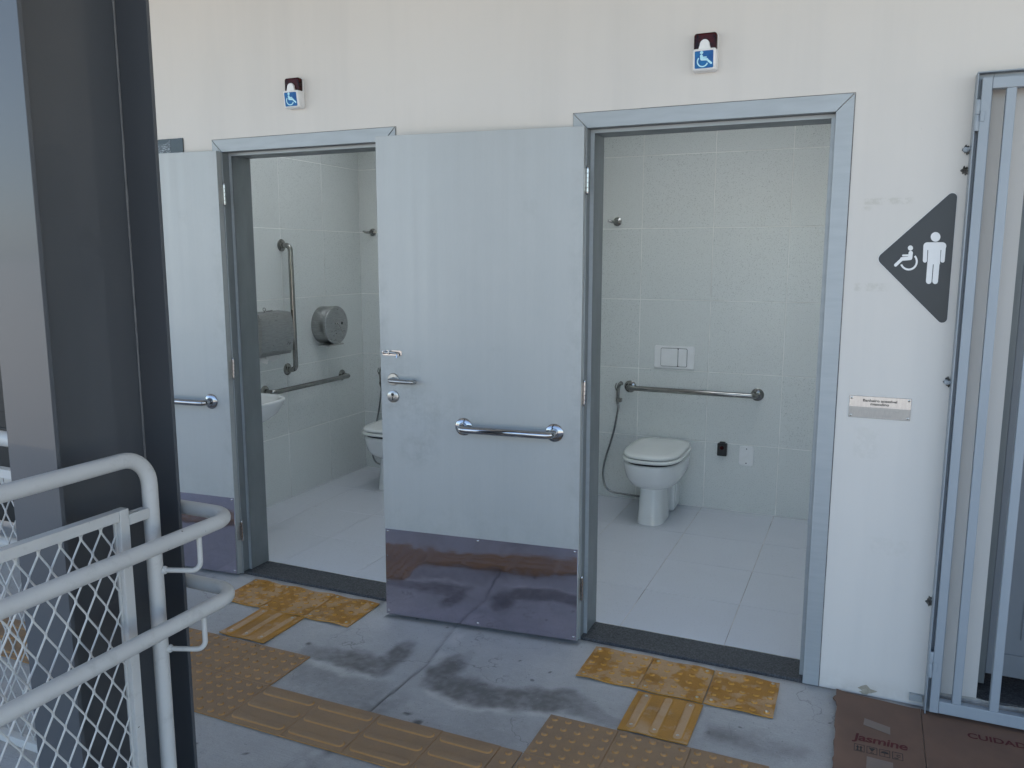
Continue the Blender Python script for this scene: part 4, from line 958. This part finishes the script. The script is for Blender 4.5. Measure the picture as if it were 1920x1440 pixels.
# ------------------------------------------------------------------ guardrails
def mesh_sheet(u0, u1, z0, z1, uref, fn, zref=.958, pu=.0545, pz=.0487, r=.0024):
    m = MB(); nmin = int((u0-uref)/(pu/2))-1; nmax = int((u1-uref)/(pu/2))+1; jmin = int((zref-z1)/pz)-1; jmax = int((zref-z0)/pz)+1
    def seg(a, b, w):
        # clip to the frame
        for _ in range(2):
            (ua, za), (ub, zb) = a, b
            for lo, hi, ax in ((u0, u1, 0), (z0, z1, 1)):
                for lim, sg in ((lo, 1), (hi, -1)):
                    if (a[ax]-lim)*sg < 0 and (b[ax]-lim)*sg < 0: return
                    if (a[ax]-lim)*sg < 0:
                        k = (lim-a[ax])/(b[ax]-a[ax]); a = (a[0]+k*(b[0]-a[0]), a[1]+k*(b[1]-a[1]))
                    elif (b[ax]-lim)*sg < 0:
                        k = (lim-b[ax])/(a[ax]-b[ax]); b = (b[0]+k*(a[0]-b[0]), b[1]+k*(a[1]-b[1]))
        if math.hypot(a[0]-b[0], a[1]-b[1]) < .002: return
        m.tube([fn(*a, 0), fn(*b, 0)], w, 6, False)
    for j in range(jmin, jmax+1):
        for i in range(nmin, nmax+1):
            if (i+j) % 2: continue
            u = uref+i*pu/2; z = zref-j*pz; u, z = u+.0011*mnoise.noise((i*1.3, j*1.7, 5)), z+.0011*mnoise.noise((i*1.3, j*1.7, 9))
            seg((u, z+.0048), (u, z-.0048), r*1.5)
            for s in (-1, 1): seg((u+s*.0008, z-.0035), (u+s*(pu/2-.0008), z-pz+.0035), r)
    return m
RX = -1.585
t = thing('guardrail', 'pale grey tubular guardrail with diamond mesh panel and twin looped handrails', 'guardrail', (RX, -1.63, 0))
L = lambda p: (p[0]-RX, p[1]+1.63, p[2])
PY = -1.632; YE = -3.6
m = MB(); m.tube([L(q) for q in fillet([(RX, PY, .004), (RX, PY, 1.116), (RX, YE, 1.116)], .080, 10)], .0200, 20); m.build('top_rail', 'rail', t)
m = MB(); m.tube([L((RX, -3.30, .004)), L((RX, -3.30, 1.096))], .0200, 16); m.build('post', 'rail', t)
for z in (.915, .695):
    m = MB(); e = -1.452; m.tube([L(q) for q in fillet([(-1.472, YE, z), (-1.472, e, z), (-4.2, e, z)], .075, 10)], .0195, 18); hr = m.build('handrail', 'rail', t)
    for yb in (PY, -3.30):
        for sx in (1,):
            X = -1.472
            m = MB(); m.tube([L(q) for q in fillet([(RX+sx*.018, yb+.012, z-.112), (X, yb+.045, z-.110), (X, yb+.045, z-.012)], .026, 7)], .0068, 10); br = m.build('bracket', 'rail', hr)
            m = MB(); m.lathe([(.0115, 0), (.0105, .004), (.008, .007)], L((RX+sx*.019, yb+.012, z-.112)), (sx, .1, 0), 10); m.build('weld', 'rail', br)
PF = (-3.22, -1.712); zb, zt = .095, .998
def fr(n, y0, y1, z0, z1, par=t, x0=RX-.014, x1=RX+.014): m = MB(); m.box(x0-RX, x1-RX, y0+1.63, y1+1.63, z0, z1); return m.build(n, 'rail', par, bevel=.003, seg=2)
fr('panel_frame_stile', PF[1]-.028, PF[1], zb, zt); fr('panel_frame_stile', PF[0], PF[0]+.028, zb, zt)
fr('panel_frame_rail', PF[0]+.028, PF[1]-.028, zt-.028, zt-.0004, t, RX-.0137, RX+.0137); fr('panel_frame_rail', PF[0]+.028, PF[1]-.028, zb, zb+.028, t, RX-.0137, RX+.0137)
for z in (.955, .16): fr('panel_stub', PF[1], PY-.018, z-.002, z+.026, t, RX+.004, RX+.0134); fr('panel_stub', PF[1], PY-.018, z-.002, z+.026, t, RX-.0134, RX-.004)
m = mesh_sheet(PF[0]+.02, PF[1]-.026, zb+.02, zt-.024, -1.949, lambda u, z, d: (0+d, u+1.63, z)); m.build('mesh_infill', 'rail', t)
m = MB(); m.box(-.002, .002, PF[1]-.0345+1.63, PF[1]-.0285+1.63, zb+.03, zt-.03); m.build('mesh_edge_strip', 'rail', t)
# second guardrail beyond the column, running along the front
RY = -1.575
t = thing('guardrail', 'white mesh guardrail section behind the steel column, mostly hidden', 'guardrail', (-2.6, RY, 0))
def fr2(n, x0, x1, z0, z1, w=.014): m = MB(); m.box(x0+2.6, x1+2.6, -w, w, z0, z1); return m.build(n, 'rail', t, bevel=.003, seg=2)
fr2('panel_frame_stile', -2.092, -2.064, .095, .998); fr2('panel_frame_stile', -3.60, -3.572, .095, .998)
fr2('panel_frame_rail', -3.572, -2.092, .970, .9976, .0137); fr2('panel_frame_rail', -3.572, -2.092, .095, .123, .0137)
m = mesh_sheet(-3.58, -2.086, .115, .974, -2.9, lambda u, z, d: (u+2.6, d, z)); m.build('mesh_infill', 'rail', t)
m = MB(); m.tube([(-2.03+2.6, 0, 1.088), (-4.2+2.6, 0, 1.088)], .0225, 16); m.build('top_rail', 'rail', t)
for x in (-2.04, -3.64):
    m = MB(); m.tube([(x+2.6, 0, .004), (x+2.6, 0, 1.068)], .0225, 16); m.build('post', 'rail', t)
